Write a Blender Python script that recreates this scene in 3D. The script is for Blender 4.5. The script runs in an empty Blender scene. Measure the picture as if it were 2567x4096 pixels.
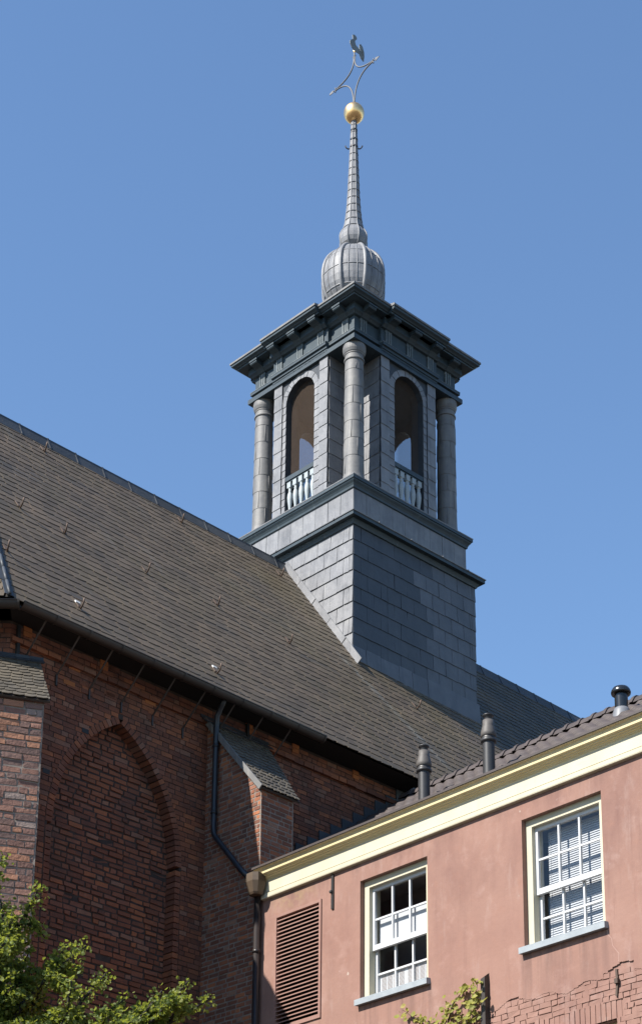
import bpy, math, random
from mathutils import Vector, Matrix
random.seed(11)
R_ = math.radians
sc = bpy.context.scene
col = sc.collection

# ------------------------------------------------------------------ camera, light, exposure
cam = bpy.data.cameras.new('camera')
camo = bpy.data.objects.new('camera', cam); col.objects.link(camo)
_p, _r = R_(17.67), R_(.38)
cp, sp, cr, sr = math.cos(_p), math.sin(_p), math.cos(_r), math.sin(_r)
right = Vector((cr, -sr*sp, sr*cp)); fwd = Vector((0, cp, sp)); up = Vector((-sr, -cr*sp, cr*cp))
mw = Matrix.Identity(4)
for i in range(3):
    mw[i][0] = right[i]; mw[i][1] = up[i]; mw[i][2] = -fwd[i]
mw[0][3], mw[1][3], mw[2][3] = 0, 0, 1.6
camo.matrix_world = mw
cam.sensor_fit = 'AUTO'; cam.sensor_width = 36
cam.lens = 7693/4096*36
cam.shift_x = (1283.5-1350)/4096; cam.shift_y = (4016-2048)/4096
cam.clip_start = .1; cam.clip_end = 3000
sc.camera = camo

AN, AT, AH = R_(44.47), R_(46.04), R_(-42.97)
Nd = Vector((math.sin(AN), math.cos(AN), 0)); No = Vector((math.cos(AN), -math.sin(AN), 0))
sunv = (-Nd - No*.2 + Vector((0, 0, 1.0))).normalized()
sun_el = math.asin(sunv.z); sun_az = math.atan2(sunv.x, sunv.y)
w = bpy.data.worlds.new('World'); sc.world = w; w.use_nodes = True
nt = w.node_tree; nt.nodes.clear()
sky = nt.nodes.new('ShaderNodeTexSky'); sky.sky_type = 'NISHITA'; sky.sun_disc = False
sky.sun_elevation = sun_el; sky.sun_rotation = sun_az
sky.air_density = 1.3; sky.dust_density = 0; sky.ozone_density = 6.0; sky.altitude = 0
bg = nt.nodes.new('ShaderNodeBackground'); bg.inputs[1].default_value = .095
wo = nt.nodes.new('ShaderNodeOutputWorld')
nt.links.new(sky.outputs[0], bg.inputs[0]); nt.links.new(bg.outputs[0], wo.inputs[0])
sl = bpy.data.lights.new('sun', 'SUN'); sl.energy = 5.0; sl.angle = R_(.53); sl.color = (1, .95, .87)
so = bpy.data.objects.new('sun', sl); col.objects.link(so)
so.rotation_euler = sunv.to_track_quat('Z', 'Y').to_euler(); so.location = (-30, -30, 60)
vs = sc.view_settings
vs.view_transform = 'Standard'; vs.look = 'None'; vs.exposure = 1.06; vs.gamma = 1; vs.use_curve_mapping = False

# ------------------------------------------------------------------ materials
KA = .41     # overall calibration of the paint values below to real-world albedo
def mat(name, c1, c2=None, ns=4, rough=.75, isl=0, ramp=None, bump=0, bs=40, metal=0, dirt=None, spec=.4, streak=None, extra=None, ka=None, rampmix=.78):
    KA_ = ka or KA
    m = bpy.data.materials.new(name); m.use_nodes = True
    t = m.node_tree; n = t.nodes; L = t.links
    b = n['Principled BSDF']
    b.inputs['Roughness'].default_value = rough; b.inputs['Metallic'].default_value = metal
    b.inputs['Specular IOR Level'].default_value = spec
    tc = n.new('ShaderNodeTexCoord'); P = tc.outputs['Object']
    def noise(s, det=4, vec=P, r=.55):
        x = n.new('ShaderNodeTexNoise'); x.inputs['Scale'].default_value = s; x.inputs['Detail'].default_value = det
        x.inputs['Roughness'].default_value = r
        L.new(vec, x.inputs['Vector']); return x.outputs['Fac']
    def rmp(fac, a, c):
        x = n.new('ShaderNodeMapRange'); x.inputs[1].default_value = a; x.inputs[2].default_value = c
        L.new(fac, x.inputs[0]); return x.outputs[0]
    def mix(f, A, B, bt='MIX'):
        x = n.new('ShaderNodeMix'); x.data_type = 'RGBA'; x.blend_type = bt
        if isinstance(f, (int, float)): x.inputs[0].default_value = f
        else: L.new(f, x.inputs[0])
        for i, v in ((6, A), (7, B)):
            if isinstance(v, tuple): x.inputs[i].default_value = (*v, 1)
            else: L.new(v, x.inputs[i])
        return x.outputs[2]
    def math_(op, a, c):
        x = n.new('ShaderNodeMath'); x.operation = op
        for i, v in ((0, a), (1, c)):
            if isinstance(v, (int, float)): x.inputs[i].default_value = v
            else: L.new(v, x.inputs[i])
        return x.outputs[0]
    def scaled(v):
        x = n.new('ShaderNodeMapping'); x.inputs['Scale'].default_value = v; L.new(P, x.inputs[0]); return x.outputs[0]
    c = mix(rmp(noise(ns), .3, .7), c1, c2 or c1)
    geo = None
    if ramp or isl:
        geo = n.new('ShaderNodeNewGeometry').outputs['Random Per Island']
    if ramp:
        cr_ = n.new('ShaderNodeValToRGB'); e = cr_.color_ramp; e.interpolation = 'CONSTANT'
        while len(e.elements) < len(ramp): e.elements.new(0)
        for i, (pos, cc) in enumerate(ramp):
            e.elements[i].position = pos; e.elements[i].color = (*cc, 1)
        L.new(geo, cr_.inputs[0])
        c = mix(rampmix, c, cr_.outputs[0])
    if isl:
        f = math_('MULTIPLY_ADD', geo, isl); f.node.inputs[2].default_value = 1-isl/2
        x = n.new('ShaderNodeCombineColor')
        for i in range(3): L.new(f, x.inputs[i])
        c = mix(1.0, c, x.outputs[0], 'MULTIPLY')
    if dirt:
        for (dc, s, lo, hi, amt) in dirt:
            v = scaled(s) if isinstance(s, tuple) else None
            f = noise(1, 6, v, .65) if v else noise(s, 6, P, .65)
            c = mix(math_('MULTIPLY', rmp(f, lo, hi), amt), c, dc)
    if extra: c = extra(n, L, P, c, mix, noise, rmp, math_, scaled)
    if not metal: c = mix(1.0, c, (KA_, KA_, KA_), 'MULTIPLY')
    L.new(c, b.inputs['Base Color'])
    if bump:
        bp = n.new('ShaderNodeBump'); bp.inputs['Strength'].default_value = 1; bp.inputs['Distance'].default_value = bump
        L.new(noise(bs, 5), bp.inputs['Height']); L.new(bp.outputs[0], b.inputs['Normal'])
    return m

def roof_extra(n, L, P, c, mix, noise, rmp, math_, scaled):
    # lead wash streak running down the slates below the tower corner
    sep = n.new('ShaderNodeSeparateXYZ'); L.new(P, sep.inputs[0])
    t = math_('SUBTRACT', sep.outputs[0], 5.12)
    t = math_('ADD', t, math_('MULTIPLY', math_('SUBTRACT', sep.outputs[1], 1.6), .48))
    t = math_('ADD', t, math_('MULTIPLY', math_('SUBTRACT', noise(3), .5), .25))
    band = math_('SUBTRACT', 1, rmp(math_('ABSOLUTE', t, 0), .02, .13))
    lo = rmp(sep.outputs[1], -.4, .3); hi = math_('SUBTRACT', 1, rmp(sep.outputs[1], 1.9, 2.1))
    f = math_('MULTIPLY', math_('MULTIPLY', band, lo), math_('MULTIPLY', hi, rmp(noise(14), .35, .6)))
    c = mix(math_('MULTIPLY', f, .6), c, (.42, .43, .41))
    # ochre moss on the far part
    g = math_('MULTIPLY', rmp(sep.outputs[0], 2.0, 7.5), rmp(noise(1.2), .35, .7))
    c = mix(math_('MULTIPLY', g, .55), c, (.20, .155, .06))
    g2 = math_('MULTIPLY', rmp(sep.outputs[0], 8.8, 9.4), rmp(noise(.9), .3, .6))  # dark moss past the tower, deepened to paint in the roof's shade
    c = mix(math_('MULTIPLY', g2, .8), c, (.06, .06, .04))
    return c

def plaster_extra(n, L, P, c, mix, noise, rmp, math_, scaled):
    sep = n.new('ShaderNodeSeparateXYZ'); L.new(P, sep.inputs[0])
    # worn yellowish patch over the louvre
    dx = math_('MULTIPLY', math_('SUBTRACT', sep.outputs[0], .62), 1.6)
    dz = math_('MULTIPLY', math_('SUBTRACT', sep.outputs[2], 11.3), 5.0)
    d = math_('SQRT', math_('ADD', math_('MULTIPLY', dx, dx), math_('MULTIPLY', dz, dz)), 0)
    f = math_('MULTIPLY', math_('SUBTRACT', 1, rmp(d, .2, 1.0)), rmp(noise(7), .42, .62))
    c = mix(math_('MULTIPLY', f, .6), c, (.66, .46, .25))
    # rain streaks below the two sills and grime under the cornice
    def inside(v, a, b_): return math_('MULTIPLY', rmp(v, a-.03, a+.03), math_('SUBTRACT', 1, rmp(v, b_-.03, b_+.03)))
    sx = math_('ADD', inside(sep.outputs[0], 1.95, 3.36), inside(sep.outputs[0], 4.88, 6.3))
    sz = math_('MULTIPLY', rmp(sep.outputs[2], 8.55, 9.35), math_('SUBTRACT', 1, rmp(sep.outputs[2], 9.40, 9.45)))
    fs = math_('MULTIPLY', math_('MULTIPLY', sx, sz), rmp(noise(1, 5, scaled((11, 11, .7))), .42, .64))
    c = mix(math_('MULTIPLY', fs, .6), c, (.27, .15, .125))
    fg = math_('MULTIPLY', rmp(sep.outputs[2], 11.22, 11.42), rmp(noise(1, 5, scaled((6, 6, 2))), .4, .65))
    c = mix(math_('MULTIPLY', fg, .5), c, (.30, .17, .14))
    # little chips
    v = n.new('ShaderNodeTexVoronoi'); v.inputs['Scale'].default_value = 2.6
    mp = scaled((1.0, 1, .75)); L.new(mp, v.inputs['Vector'])
    f2 = math_('MULTIPLY', math_('SUBTRACT', 1, rmp(math_('ADD', v.outputs['Distance'], math_('MULTIPLY', noise(30), .09)), .085, .11)), rmp(noise(1.1), .44, .54))
    c = mix(math_('MULTIPLY', f2, .85), c, (.95, .80, .68))
    return c

BR = [(0, (.26, .092, .055)), (.16, (.33, .115, .06)), (.34, (.20, .075, .045)), (.46, (.40, .135, .06)),
      (.62, (.12, .056, .042)), (.70, (.29, .125, .08)), (.84, (.50, .17, .062)), (.94, (.32, .20, .14))]
def dim(r, k): return [(a, tuple(x*k for x in c)) for a, c in r]
M = {}
M['brick'] = mat('old_brick', (.28, .10, .055), (.15, .065, .046), 6, .88, isl=.35, ramp=dim(BR, .95), rampmix=.42, ka=.66, bump=.006, bs=35,
                 dirt=[((.075, .05, .043), .8, .5, .70, .75), ((.42, .15, .06), .55, .52, .72, .5), ((.40, .31, .26), 3.1, .64, .8, .35), ((.09, .065, .06), (2.2, 2.2, 7), .58, .72, .55)])
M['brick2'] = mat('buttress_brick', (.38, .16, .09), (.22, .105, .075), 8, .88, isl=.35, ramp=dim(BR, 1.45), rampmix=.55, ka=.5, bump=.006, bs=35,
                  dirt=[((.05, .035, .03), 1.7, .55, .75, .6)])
M['brick3'] = mat('weathered_brick', (.52, .29, .22), (.33, .20, .165), 7, .9, isl=.35,
                  ramp=[(0, (.50, .27, .21)), (.3, (.38, .23, .19)), (.5, (.56, .29, .21)), (.7, (.26, .17, .15)), (.8, (.66, .31, .18)), (.92, (.50, .40, .35))], bump=.012, bs=22,
                  dirt=[((.06, .045, .04), 1.5, .55, .75, .55)])
M['mortar'] = mat('dark_mortar', (.13, .095, .08), (.055, .042, .038), 5, .95, bump=.004, bs=30)
M['mortar2'] = mat('pale_mortar', (.62, .53, .45), (.36, .30, .26), 4, .95, bump=.004, bs=30)
M['infill'] = mat('new_orange_brick', (.80, .29, .09), (.65, .22, .08), 9, .85, isl=.3)
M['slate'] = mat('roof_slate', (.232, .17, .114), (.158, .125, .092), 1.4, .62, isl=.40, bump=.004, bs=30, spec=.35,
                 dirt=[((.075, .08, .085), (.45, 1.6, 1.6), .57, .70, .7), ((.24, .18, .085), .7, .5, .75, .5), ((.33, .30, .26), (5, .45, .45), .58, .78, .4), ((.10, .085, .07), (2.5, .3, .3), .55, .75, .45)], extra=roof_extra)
M['slate2'] = mat('buttress_slate', (.235, .195, .14), (.16, .138, .108), 3, .6, isl=.35, bump=.004, bs=30)
M['under'] = mat('roof_boarding', (.03, .026, .024), None, 3, .9)
M['lead'] = mat('weathered_lead', (.47, .475, .495), (.33, .338, .362), 3.5, .52, isl=.2, bump=.006, bs=9, spec=.5,
                dirt=[((.20, .205, .23), (9, 9, .8), .5, .72, .6), ((.58, .58, .57), 5, .56, .75, .5), ((.74, .74, .72), (17, 17, 1.1), .62, .74, .55), ((.13, .14, .16), 1.7, .56, .74, .5)])
M['lead_dark'] = mat('stained_shade_lead', (.125, .138, .162), (.088, .10, .122), 3.5, .5, isl=.16, bump=.006, bs=9, spec=.5,
                     dirt=[((.085, .10, .125), (6, 6, .7), .5, .7, .7), ((.27, .29, .32), (19, 19, 1.2), .62, .74, .5), ((.08, .095, .12), 1.1, .45, .6, .6)])  # weather stain, with the right face's shade also put into the colour
M['lead_mid'] = mat('shade_darkened_lead', (.235, .25, .285), (.165, .18, .21), 3, .5, isl=.2, bump=.006, bs=9, spec=.5, dirt=[((.13, .145, .175), (6, 6, .7), .5, .7, .6), ((.44, .46, .49), (19, 19, 1.2), .62, .74, .5)])  # same lead as the left face, its shade put into the colour
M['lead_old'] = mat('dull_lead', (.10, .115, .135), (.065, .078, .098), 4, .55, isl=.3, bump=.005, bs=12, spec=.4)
M['lead_warm'] = mat('column_lead', (.37, .362, .35), (.25, .25, .256), 4, .62, isl=.18, bump=.005, bs=9, spec=.5,
                     dirt=[((.56, .53, .48), (14, 14, .9), .55, .7, .7), ((.2, .2, .215), (11, 11, .8), .55, .75, .6)])
M['paint'] = mat('blue_green_paint', (.085, .127, .155), (.06, .095, .12), 5, .5, dirt=[((.3, .33, .33), (10, 10, .8), .60, .74, .5), ((.05, .07, .08), 3, .55, .75, .5)])
M['paint2'] = mat('sunlit_tone_paint', (.22, .27, .285), (.12, .16, .18), 26, .55, dirt=[((.55, .57, .56), (16, 16, 2), .5, .68, .7)])  # paler tone paints in the sunlit bits of triglyphs and taenia
M['baluster'] = mat('pale_blue_paint', (.76, .84, .87), (.66, .74, .77), 8, .5, dirt=[((.3, .35, .36), 12, .6, .75, .4)])
M['mesh'] = mat('brown_bird_netting', (.30, .20, .135), (.24, .16, .11), 5, .8)
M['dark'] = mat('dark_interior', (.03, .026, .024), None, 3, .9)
M['gold'] = mat('gilding', (1.0, .68, .34), (.88, .54, .23), 6, .34, metal=1, bump=.002, bs=14, dirt=[((.3, .17, .07), 7, .62, .76, .6)])
M['zinc'] = mat('galvanised_iron', (.30, .31, .33), (.22, .23, .25), 8, .55)
M['rooster'] = mat('aged_copper_plate', (.20, .22, .22), (.15, .165, .17), 9, .55, metal=.2)
M['iron'] = mat('black_iron', (.025, .025, .028), (.04, .034, .032), 9, .6)
M['rust'] = mat('rusty_iron', (.20, .13, .09), (.13, .085, .065), 20, .7)
M['hookm'] = mat('rusty_hook_iron', (.22, .14, .10), (.15, .10, .075), 20, .65)
M['gutter'] = mat('brown_gutter', (.10, .08, .07), (.07, .058, .05), 5, .5)
M['bpipe'] = mat('blue_black_pipe', (.045, .052, .066), (.032, .037, .05), 6, .4)
M['hopper'] = mat('brown_hopper', (.19, .125, .075), (.15, .10, .06), 5, .6)
M['dpipe'] = mat('brown_black_pipe', (.06, .045, .042), (.045, .035, .034), 5, .38)
M['plaster'] = mat('pink_plaster', (.505, .275, .214), (.59, .338, .264), 1.3, .88, bump=.006, bs=7,
                   dirt=[((.38, .195, .16), (1.5, 1.5, .5), .48, .70, .75), ((.74, .50, .43), 2.2, .54, .72, .65), ((.58, .27, .18), 5, .55, .8, .45), ((.74, .53, .46), (4, 4, 1.2), .56, .74, .5), ((.33, .17, .14), (7, 7, .45), .56, .74, .6), ((.80, .62, .54), 9, .64, .74, .5), ((.62, .33, .25), .55, .45, .65, .5)], extra=plaster_extra)
M['filler'] = mat('pale_crack_filler', (.74, .48, .40), (.64, .38, .31), 12, .9)
M['pinkwood'] = mat('pink_louvre_paint', (.55, .30, .24), (.60, .34, .275), 8, .6)
M['cream'] = mat('cream_paint', (.93, .86, .65), (.87, .79, .57), 2.5, .55, dirt=[((.60, .50, .33), (1, 3, 9), .62, .76, .45), ((.74, .66, .46), (7, 7, .7), .55, .78, .5)], ka=.5)
M['cream2'] = mat('ochre_bounce_cream', (.92, .77, .45), (.86, .69, .37), 3, .5, ka=.6)  # crown: warm bounce light put into the cream; lower window frame truly yellow
M['white'] = mat('white_paint', (.84, .85, .86), (.80, .81, .83), 6, .4, ka=.58)
M['sill'] = mat('blue_grey_stone', (.66, .72, .76), (.54, .60, .65), 9, .7, bump=.002, bs=40, dirt=[((.33, .36, .4), 14, .62, .75, .6)])
M['tile'] = mat('brown_roof_tile', (.15, .115, .105), (.11, .085, .08), 5, .55, isl=.25)
M['flue'] = mat('grey_flue', (.075, .075, .08), (.06, .06, .065), 7, .45)
M['flue2'] = mat('faded_flue_hood', (.21, .19, .175), (.17, .155, .145), 9, .6)
M['vent'] = mat('gloss_dark_vent', (.022, .027, .032), (.03, .034, .04), 7, .22, spec=.6)
M['collar'] = mat('pale_lead_collar', (.33, .345, .38), None, 9, .5)
M['room'] = mat('dim_room', (.75, .70, .70), None, 3, .9)
M['blind'] = mat('white_blind_slat', (.85, .87, .9), None, 3, .5, ka=.44)
M['slot'] = mat('dark_vent_slot', (.55, .42, .36), None, 3, .8)
M['bark'] = mat('tree_bark', (.07, .055, .04), (.045, .036, .028), 14, .9, bump=.006, bs=30)
M['stem'] = mat('vine_stem', (.17, .12, .08), (.12, .09, .06), 14, .9)
M['ground'] = mat('brick_paving', (.17, .15, .13), (.13, .115, .105), 3, .9)
def leafmat(name, ramp, tr):
    m = mat(name, ramp[0][1], None, 5, .58, ramp=ramp, spec=.3, ka=1.0)
    t = m.node_tree; n = t.nodes; L = t.links; b = n['Principled BSDF']; out = n['Material Output']
    x = n.new('ShaderNodeBsdfTranslucent'); x.inputs[0].default_value = (*tr, 1)
    mx = n.new('ShaderNodeMixShader'); mx.inputs[0].default_value = .38
    L.new(b.outputs[0], mx.inputs[1]); L.new(x.outputs[0], mx.inputs[2]); L.new(mx.outputs[0], out.inputs[0])
    return m
M['leaf'] = leafmat('tree_leaf', [(0, (.065, .095, .02)), (.3, (.10, .135, .028)), (.55, (.14, .165, .038)), (.75, (.045, .07, .02)), (.88, (.20, .21, .06))], (.34, .38, .05))
M['vine'] = leafmat('vine_leaf', [(0, (.22, .22, .04)), (.3, (.30, .28, .06)), (.6, (.16, .18, .04)), (.85, (.34, .28, .09))], (.34, .32, .05))
def glassmat():
    m = bpy.data.materials.new('window_glass'); m.use_nodes = True
    t = m.node_tree; n = t.nodes; L = t.links; n.remove(n['Principled BSDF'])
    tr = n.new('ShaderNodeBsdfTransparent'); tr.inputs[0].default_value = (.95, .96, .97, 1)
    g = n.new('ShaderNodeBsdfGlossy'); g.inputs['Roughness'].default_value = .015
    lw = n.new('ShaderNodeLayerWeight'); pw = n.new('ShaderNodeMath'); pw.operation = 'POWER'; pw.inputs[1].default_value = 5
    f = n.new('ShaderNodeMath'); f.operation = 'MULTIPLY_ADD'; f.inputs[1].default_value = .92; f.inputs[2].default_value = .06
    L.new(lw.outputs['Facing'], pw.inputs[0]); L.new(pw.outputs[0], f.inputs[0])
    mx = n.new('ShaderNodeMixShader')
    L.new(f.outputs[0], mx.inputs[0]); L.new(tr.outputs[0], mx.inputs[1]); L.new(g.outputs[0], mx.inputs[2])
    L.new(mx.outputs[0], n['Material Output'].inputs[0]); return m
M['glass'] = glassmat()

# ------------------------------------------------------------------ mesh helpers
ORG = {}
class MB:
    def __init__(s): s.v = []; s.f = []; s.m = []; s.sm = []
    def add(s, vs_, fs, mi=0, smooth=False):
        o = len(s.v); s.v += [tuple(p) for p in vs_]
        for f in fs: s.f.append([i+o for i in f]); s.m.append(mi); s.sm.append(smooth)
    def hexa(s, p, mi=0):          # p: 4 bottom (ccw) + 4 top
        s.add(p, [(3, 2, 1, 0), (4, 5, 6, 7), (0, 1, 5, 4), (1, 2, 6, 5), (2, 3, 7, 6), (3, 0, 4, 7)], mi)
    def box(s, x0, x1, y0, y1, z0, z1, mi=0):
        s.hexa([(x0, y0, z0), (x1, y0, z0), (x1, y1, z0), (x0, y1, z0), (x0, y0, z1), (x1, y0, z1), (x1, y1, z1), (x0, y1, z1)], mi)
    def prism(s, poly, d, mi=0):   # poly: 3d points, d: extrusion vector
        k = len(poly); d = Vector(d)
        q = [Vector(p) for p in poly]; vs_ = q+[p+d for p in q]
        fs = [list(range(k))[::-1], list(range(k, 2*k))]+[(i, (i+1) % k, (i+1) % k+k, i+k) for i in range(k)]
        s.add(vs_, fs, mi)
    def lathe(s, prof, c=(0, 0), n=16, mi=0, smooth=True, rot=0, caps=True):
        o = []
        for r, z in prof:
            for i in range(n):
                a = rot+2*math.pi*i/n; o.append((c[0]+r*math.cos(a), c[1]+r*math.sin(a), z))
        fs = [(j*n+i, j*n+(i+1) % n, (j+1)*n+(i+1) % n, (j+1)*n+i) for j in range(len(prof)-1) for i in range(n)]
        s.add(o, fs, mi, smooth)
        if caps:
            s.add(o[:n], [list(range(n))[::-1]], mi); s.add(o[-n:], [list(range(n))], mi)
    def tube(s, pts, r, n=8, mi=0, caps=True):
        pts = [Vector(p) for p in pts]; o = []; k = len(pts); prev = None
        for i, p in enumerate(pts):
            d = (pts[min(i+1, k-1)]-pts[max(i-1, 0)]).normalized()
            if prev is None:
                a = d.orthogonal().normalized()
            else:
                a = prev-d*prev.dot(d); a = a.normalized() if a.length > 1e-6 else d.orthogonal().normalized()
            prev = a; b = d.cross(a); rr = r[i] if isinstance(r, (list, tuple)) else r
            o += [p+(a*math.cos(2*math.pi*j/n)+b*math.sin(2*math.pi*j/n))*rr for j in range(n)]
        fs = [(j*n+i, j*n+(i+1) % n, (j+1)*n+(i+1) % n, (j+1)*n+i) for j in range(k-1) for i in range(n)]
        if caps: fs += [list(range(n))[::-1], list(range((k-1)*n, k*n))]
        s.add(o, fs, mi, True)
    def sheet(s, O, U, V, N, u0, u1, v0, v1, th=.006, lift=.01, mi=0, jit=.004, poly=None):
        j = lambda: random.uniform(-jit, jit)
        base = poly or [(u0+j(), v0+j()), (u1+j(), v0+j()), (u1+j(), v1), (u0+j(), v1)]
        vm0 = min(p[1] for p in base); vm1 = max(p[1] for p in base); h = max(vm1-vm0, 1e-6)
        lo, hi = [], []
        for (u, v) in base:
            l = lift*(1-(v-vm0)/h)+random.uniform(0, jit*.6)
            p = O+U*u+V*v+N*l; lo.append(p-N*.003); hi.append(p+N*th)
        k = len(base)
        s.add(lo+hi, [list(range(k))[::-1], list(range(k, 2*k))]+[(i, (i+1) % k, (i+1) % k+k, i+k) for i in range(k)], mi)
    def build(s, name, mats, parent=None, bevel=0):
        me = bpy.data.meshes.new(name)
        org = ORG.get(parent.name if parent else None, Vector((0, 0, 0)))
        me.from_pydata([(p[0]-org.x, p[1]-org.y, p[2]-org.z) for p in s.v], [], s.f)
        for x in (mats if isinstance(mats, (list, tuple)) else [mats]): me.materials.append(x)
        me.polygons.foreach_set('material_index', s.m); me.polygons.foreach_set('use_smooth', s.sm)
        me.update()
        o = bpy.data.objects.new(name, me); col.objects.link(o)
        if parent:
            o.parent = parent
            ORG[o.name] = org
        return o
def tag(o, label=None, cat=None, group=None, kind=None):
    if label: o['label'] = label
    if cat: o['category'] = cat
    if group: o['group'] = group
    if kind: o['kind'] = kind
    return o
def thing(name, label, cat, frame, org=(0, 0, 0), group=None):
    o = bpy.data.objects.new(name, None); col.objects.link(o); o.empty_display_size = .3
    (ox, oy), ang = frame; org = Vector(org)
    c, s_ = math.cos(ang), math.sin(ang)
    o.location = (ox+c*org.x-s_*org.y, oy+s_*org.x+c*org.y, org.z); o.rotation_euler = (0, 0, ang)
    ORG[o.name] = org
    return tag(o, label, cat, group)
def place(o, frame):   # a single mesh thing built in frame coordinates about its own origin
    return o
V3 = Vector
CH = ((-2.03, 27.001), math.pi/2-AN)     # church frame: x along the nave, y into it
TW = ((.283, 34.851), math.pi/2-AT)      # tower frame
HO = ((-1.073, 25.978), AH-math.pi/2 if False else -(math.pi/2+AH))
X, Y, Z = V3((1, 0, 0)), V3((0, 1, 0)), V3((0, 0, 1))

def bricks(mb, O, U, N, z0, z1, pitch, spans, L, gap=.014, proud=(.003, .012), jit=.004, mi=0, depth=.03):
    k = 0; z = z0
    while z < z1-pitch*.5:
        hz = pitch-gap
        for (a, b) in spans(z+pitch/2):
            if b-a < .03: continue
            u = a; ln = (L if k % 2 == 0 else L/2)*random.uniform(.5, 1)
            while u < b-.02:
                e = min(u+ln, b)
                if b-e < .05: e = b
                d = random.uniform(*proud); j = lambda: random.uniform(-jit, jit)
                fr = [(u+j(), z+j()), (e-gap+j(), z+j()), (e-gap+j(), z+hz+j()), (u+j(), z+hz+j())]
                f = [O+U*p+Z*q+N*(d+j()*.5) for p, q in fr]; bk = [O+U*p+Z*q-N*depth for p, q in fr]
                mb.add(f+bk, [(0, 1, 2, 3), (0, 4, 5, 1), (1, 5, 6, 2), (2, 6, 7, 3), (3, 7, 4, 0)], mi)
                u = e
                ln = (L if k % 2 == 0 else (L/2 if random.random() < .6 else L))*random.uniform(.9, 1.1)
        z += pitch; k += 1

def slates(mb, O, U, V, N, v0, v1, spans, wd, ex, mi=0, lift=.022, th=.009, cut=.45):
    v = v0; k = 0
    while v < v1:
        for (a, b) in spans(v+ex*.5):
            u = a-wd*random.uniform(.1, .9)
            while u < b:
                wv = wd*random.uniform(.88, 1.12); p, q = max(u, a), min(u+wv, b)
                if q-p > .025:
                    t = min(v+ex*1.5, v1+.02); j = lambda s=.006: random.uniform(-s, s)
                    pts = [(p+.004, v+j()), (p+(q-p)*.58, v+j()), (q-.002, v+ex*cut+j()), (q-.002, t), (p+.004, t)]
                    mb.sheet(O, U, V, N, 0, 0, 0, 0, th=th, lift=lift*random.uniform(.88, 1.14), mi=mi, jit=.003, poly=pts)
                u += wv
        v += ex; k += 1

# ------------------------------------------------------------------ ground
g = MB(); g.add([(-1500, -1500, 0), (1500, -1500, 0), (1500, 1500, 0), (-1500, 1500, 0)], [(0, 1, 2, 3)])
tag(g.build('ground', M['ground']), kind='structure')

# ------------------------------------------------------------------ church
church = thing('brick_church', 'old dark red brick church with steep slate roof and blind pointed arch', 'church', CH, (0, 0, 0))
S0, S1 = -3.74, 19.0
AC, AR, ASP, AHW = -1.705, 2.21, 12.2, 1.145
def ahalf(z, extra=0):
    if z <= ASP: return AHW+extra
    r = AR+extra; q = r*r-(z-ASP)**2
    return max(0, math.sqrt(q)-(AR-AHW)) if q > 0 else 0
def wspans(z):
    h = ahalf(z, .115)
    bl, br = (0.0, .66)
    out = []
    for a, b in [(S0, AC-h), (AC+h, 4.7)] if h > 0 else [(S0, 4.7)]:
        out.append((a, b))
    return out
mb = MB()
bricks(mb, V3((0, 0, 0)), X, -Y, 8.2, 15.02, .078, wspans, .225, gap=.013)
# recess back
bricks(mb, V3((0, .2, 0)), X, -Y, 8.2, 14.15, .085, lambda z: [(AC-ahalf(z)-.02, AC+ahalf(z)+.02)] if ahalf(z) > .03 else [], .25, gap=.026, proud=(-.002, .02), jit=.008)
# mortar backing
zz = [0.0, 8.0] + [8.2+.1*i for i in range(0, 61)]
for i in range(len(zz)-1):
    z0, z1 = zz[i], zz[i+1]; zm = (z0+z1)/2; h = ahalf(min(z1, 14.2), .08)
    if h > 0.02 and z0 < 14.2:
        mb.box(S0, AC-h, 0, .6, z0, z1, 1); mb.box(AC+h, S1, 0, .6, z0, z1, 1)
    else: mb.box(S0, S1, 0, .6, z0, z1, 1)
mb.box(AC-1.4, AC+1.4, .203, .55, 0, 14.4, 1)
mb.box(S0, S1, 0, .6, zz[-1], 15.02, 1)
# old putlog holes filled with bright brick
for s in (-3.46, -2.07, .86, 1.88, 3.28):
    for q in (0, .078): mb.box(s-.075, s+.07, -.02, .02, 14.87+q, 14.94+q, 2)
for s, z in ((-3.2, 13.55), (-2.35, 13.75), (-3.0, 12.9), (-3.3, 13.2)):
    mb.box(s-.06, s+.06, -.013, .01, z, z+.07, 3)
for i in range(16):
    s, z = random.uniform(-3.7, .2), random.uniform(14.3, 14.98)
    mb.box(s-.1, s+.1, -.016, .01, z, z+.07, 2 if i % 5 == 0 else 0)
wall = mb.build('nave_wall', [M['brick'], M['mortar'], M['infill'], M['iron']], church)
# voussoirs and jamb bricks of the blind arch
mb = MB()
def ring(mb, side):
    z = 8.2
    while z < ASP-.05:
        d = random.uniform(.0, .012)
        a, b = (AC-AHW-.105, AC-AHW) if side < 0 else (AC+AHW, AC+AHW+.105)
        mb.box(a, b, -.003-d*.6, .2, z, z+.076); z += .092
    th_end = math.acos((AR-AHW)/AR); n = int(AR*th_end/.082)
    for i in range(n):
        t0, t1 = th_end*(i+.08)/n, th_end*(i+.9)/n
        pts = []
        for t, r in ((t0, AR), (t1, AR), (t1, AR+.115), (t0, AR+.115)):
            x = (AR-AHW)-r*math.cos(t); x = -x
            pts.append((AC+side*(r*math.cos(t)-(AR-AHW)), ASP+r*math.sin(t)))
        d = random.uniform(0, .012)
        mb.prism([(p, -.004-d*.6, q) for p, q in pts], (0, .205+d*.6, 0))
ring(mb, -1); ring(mb, 1)
mb.build('arch_ring', [M['brick']], wall)
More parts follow.
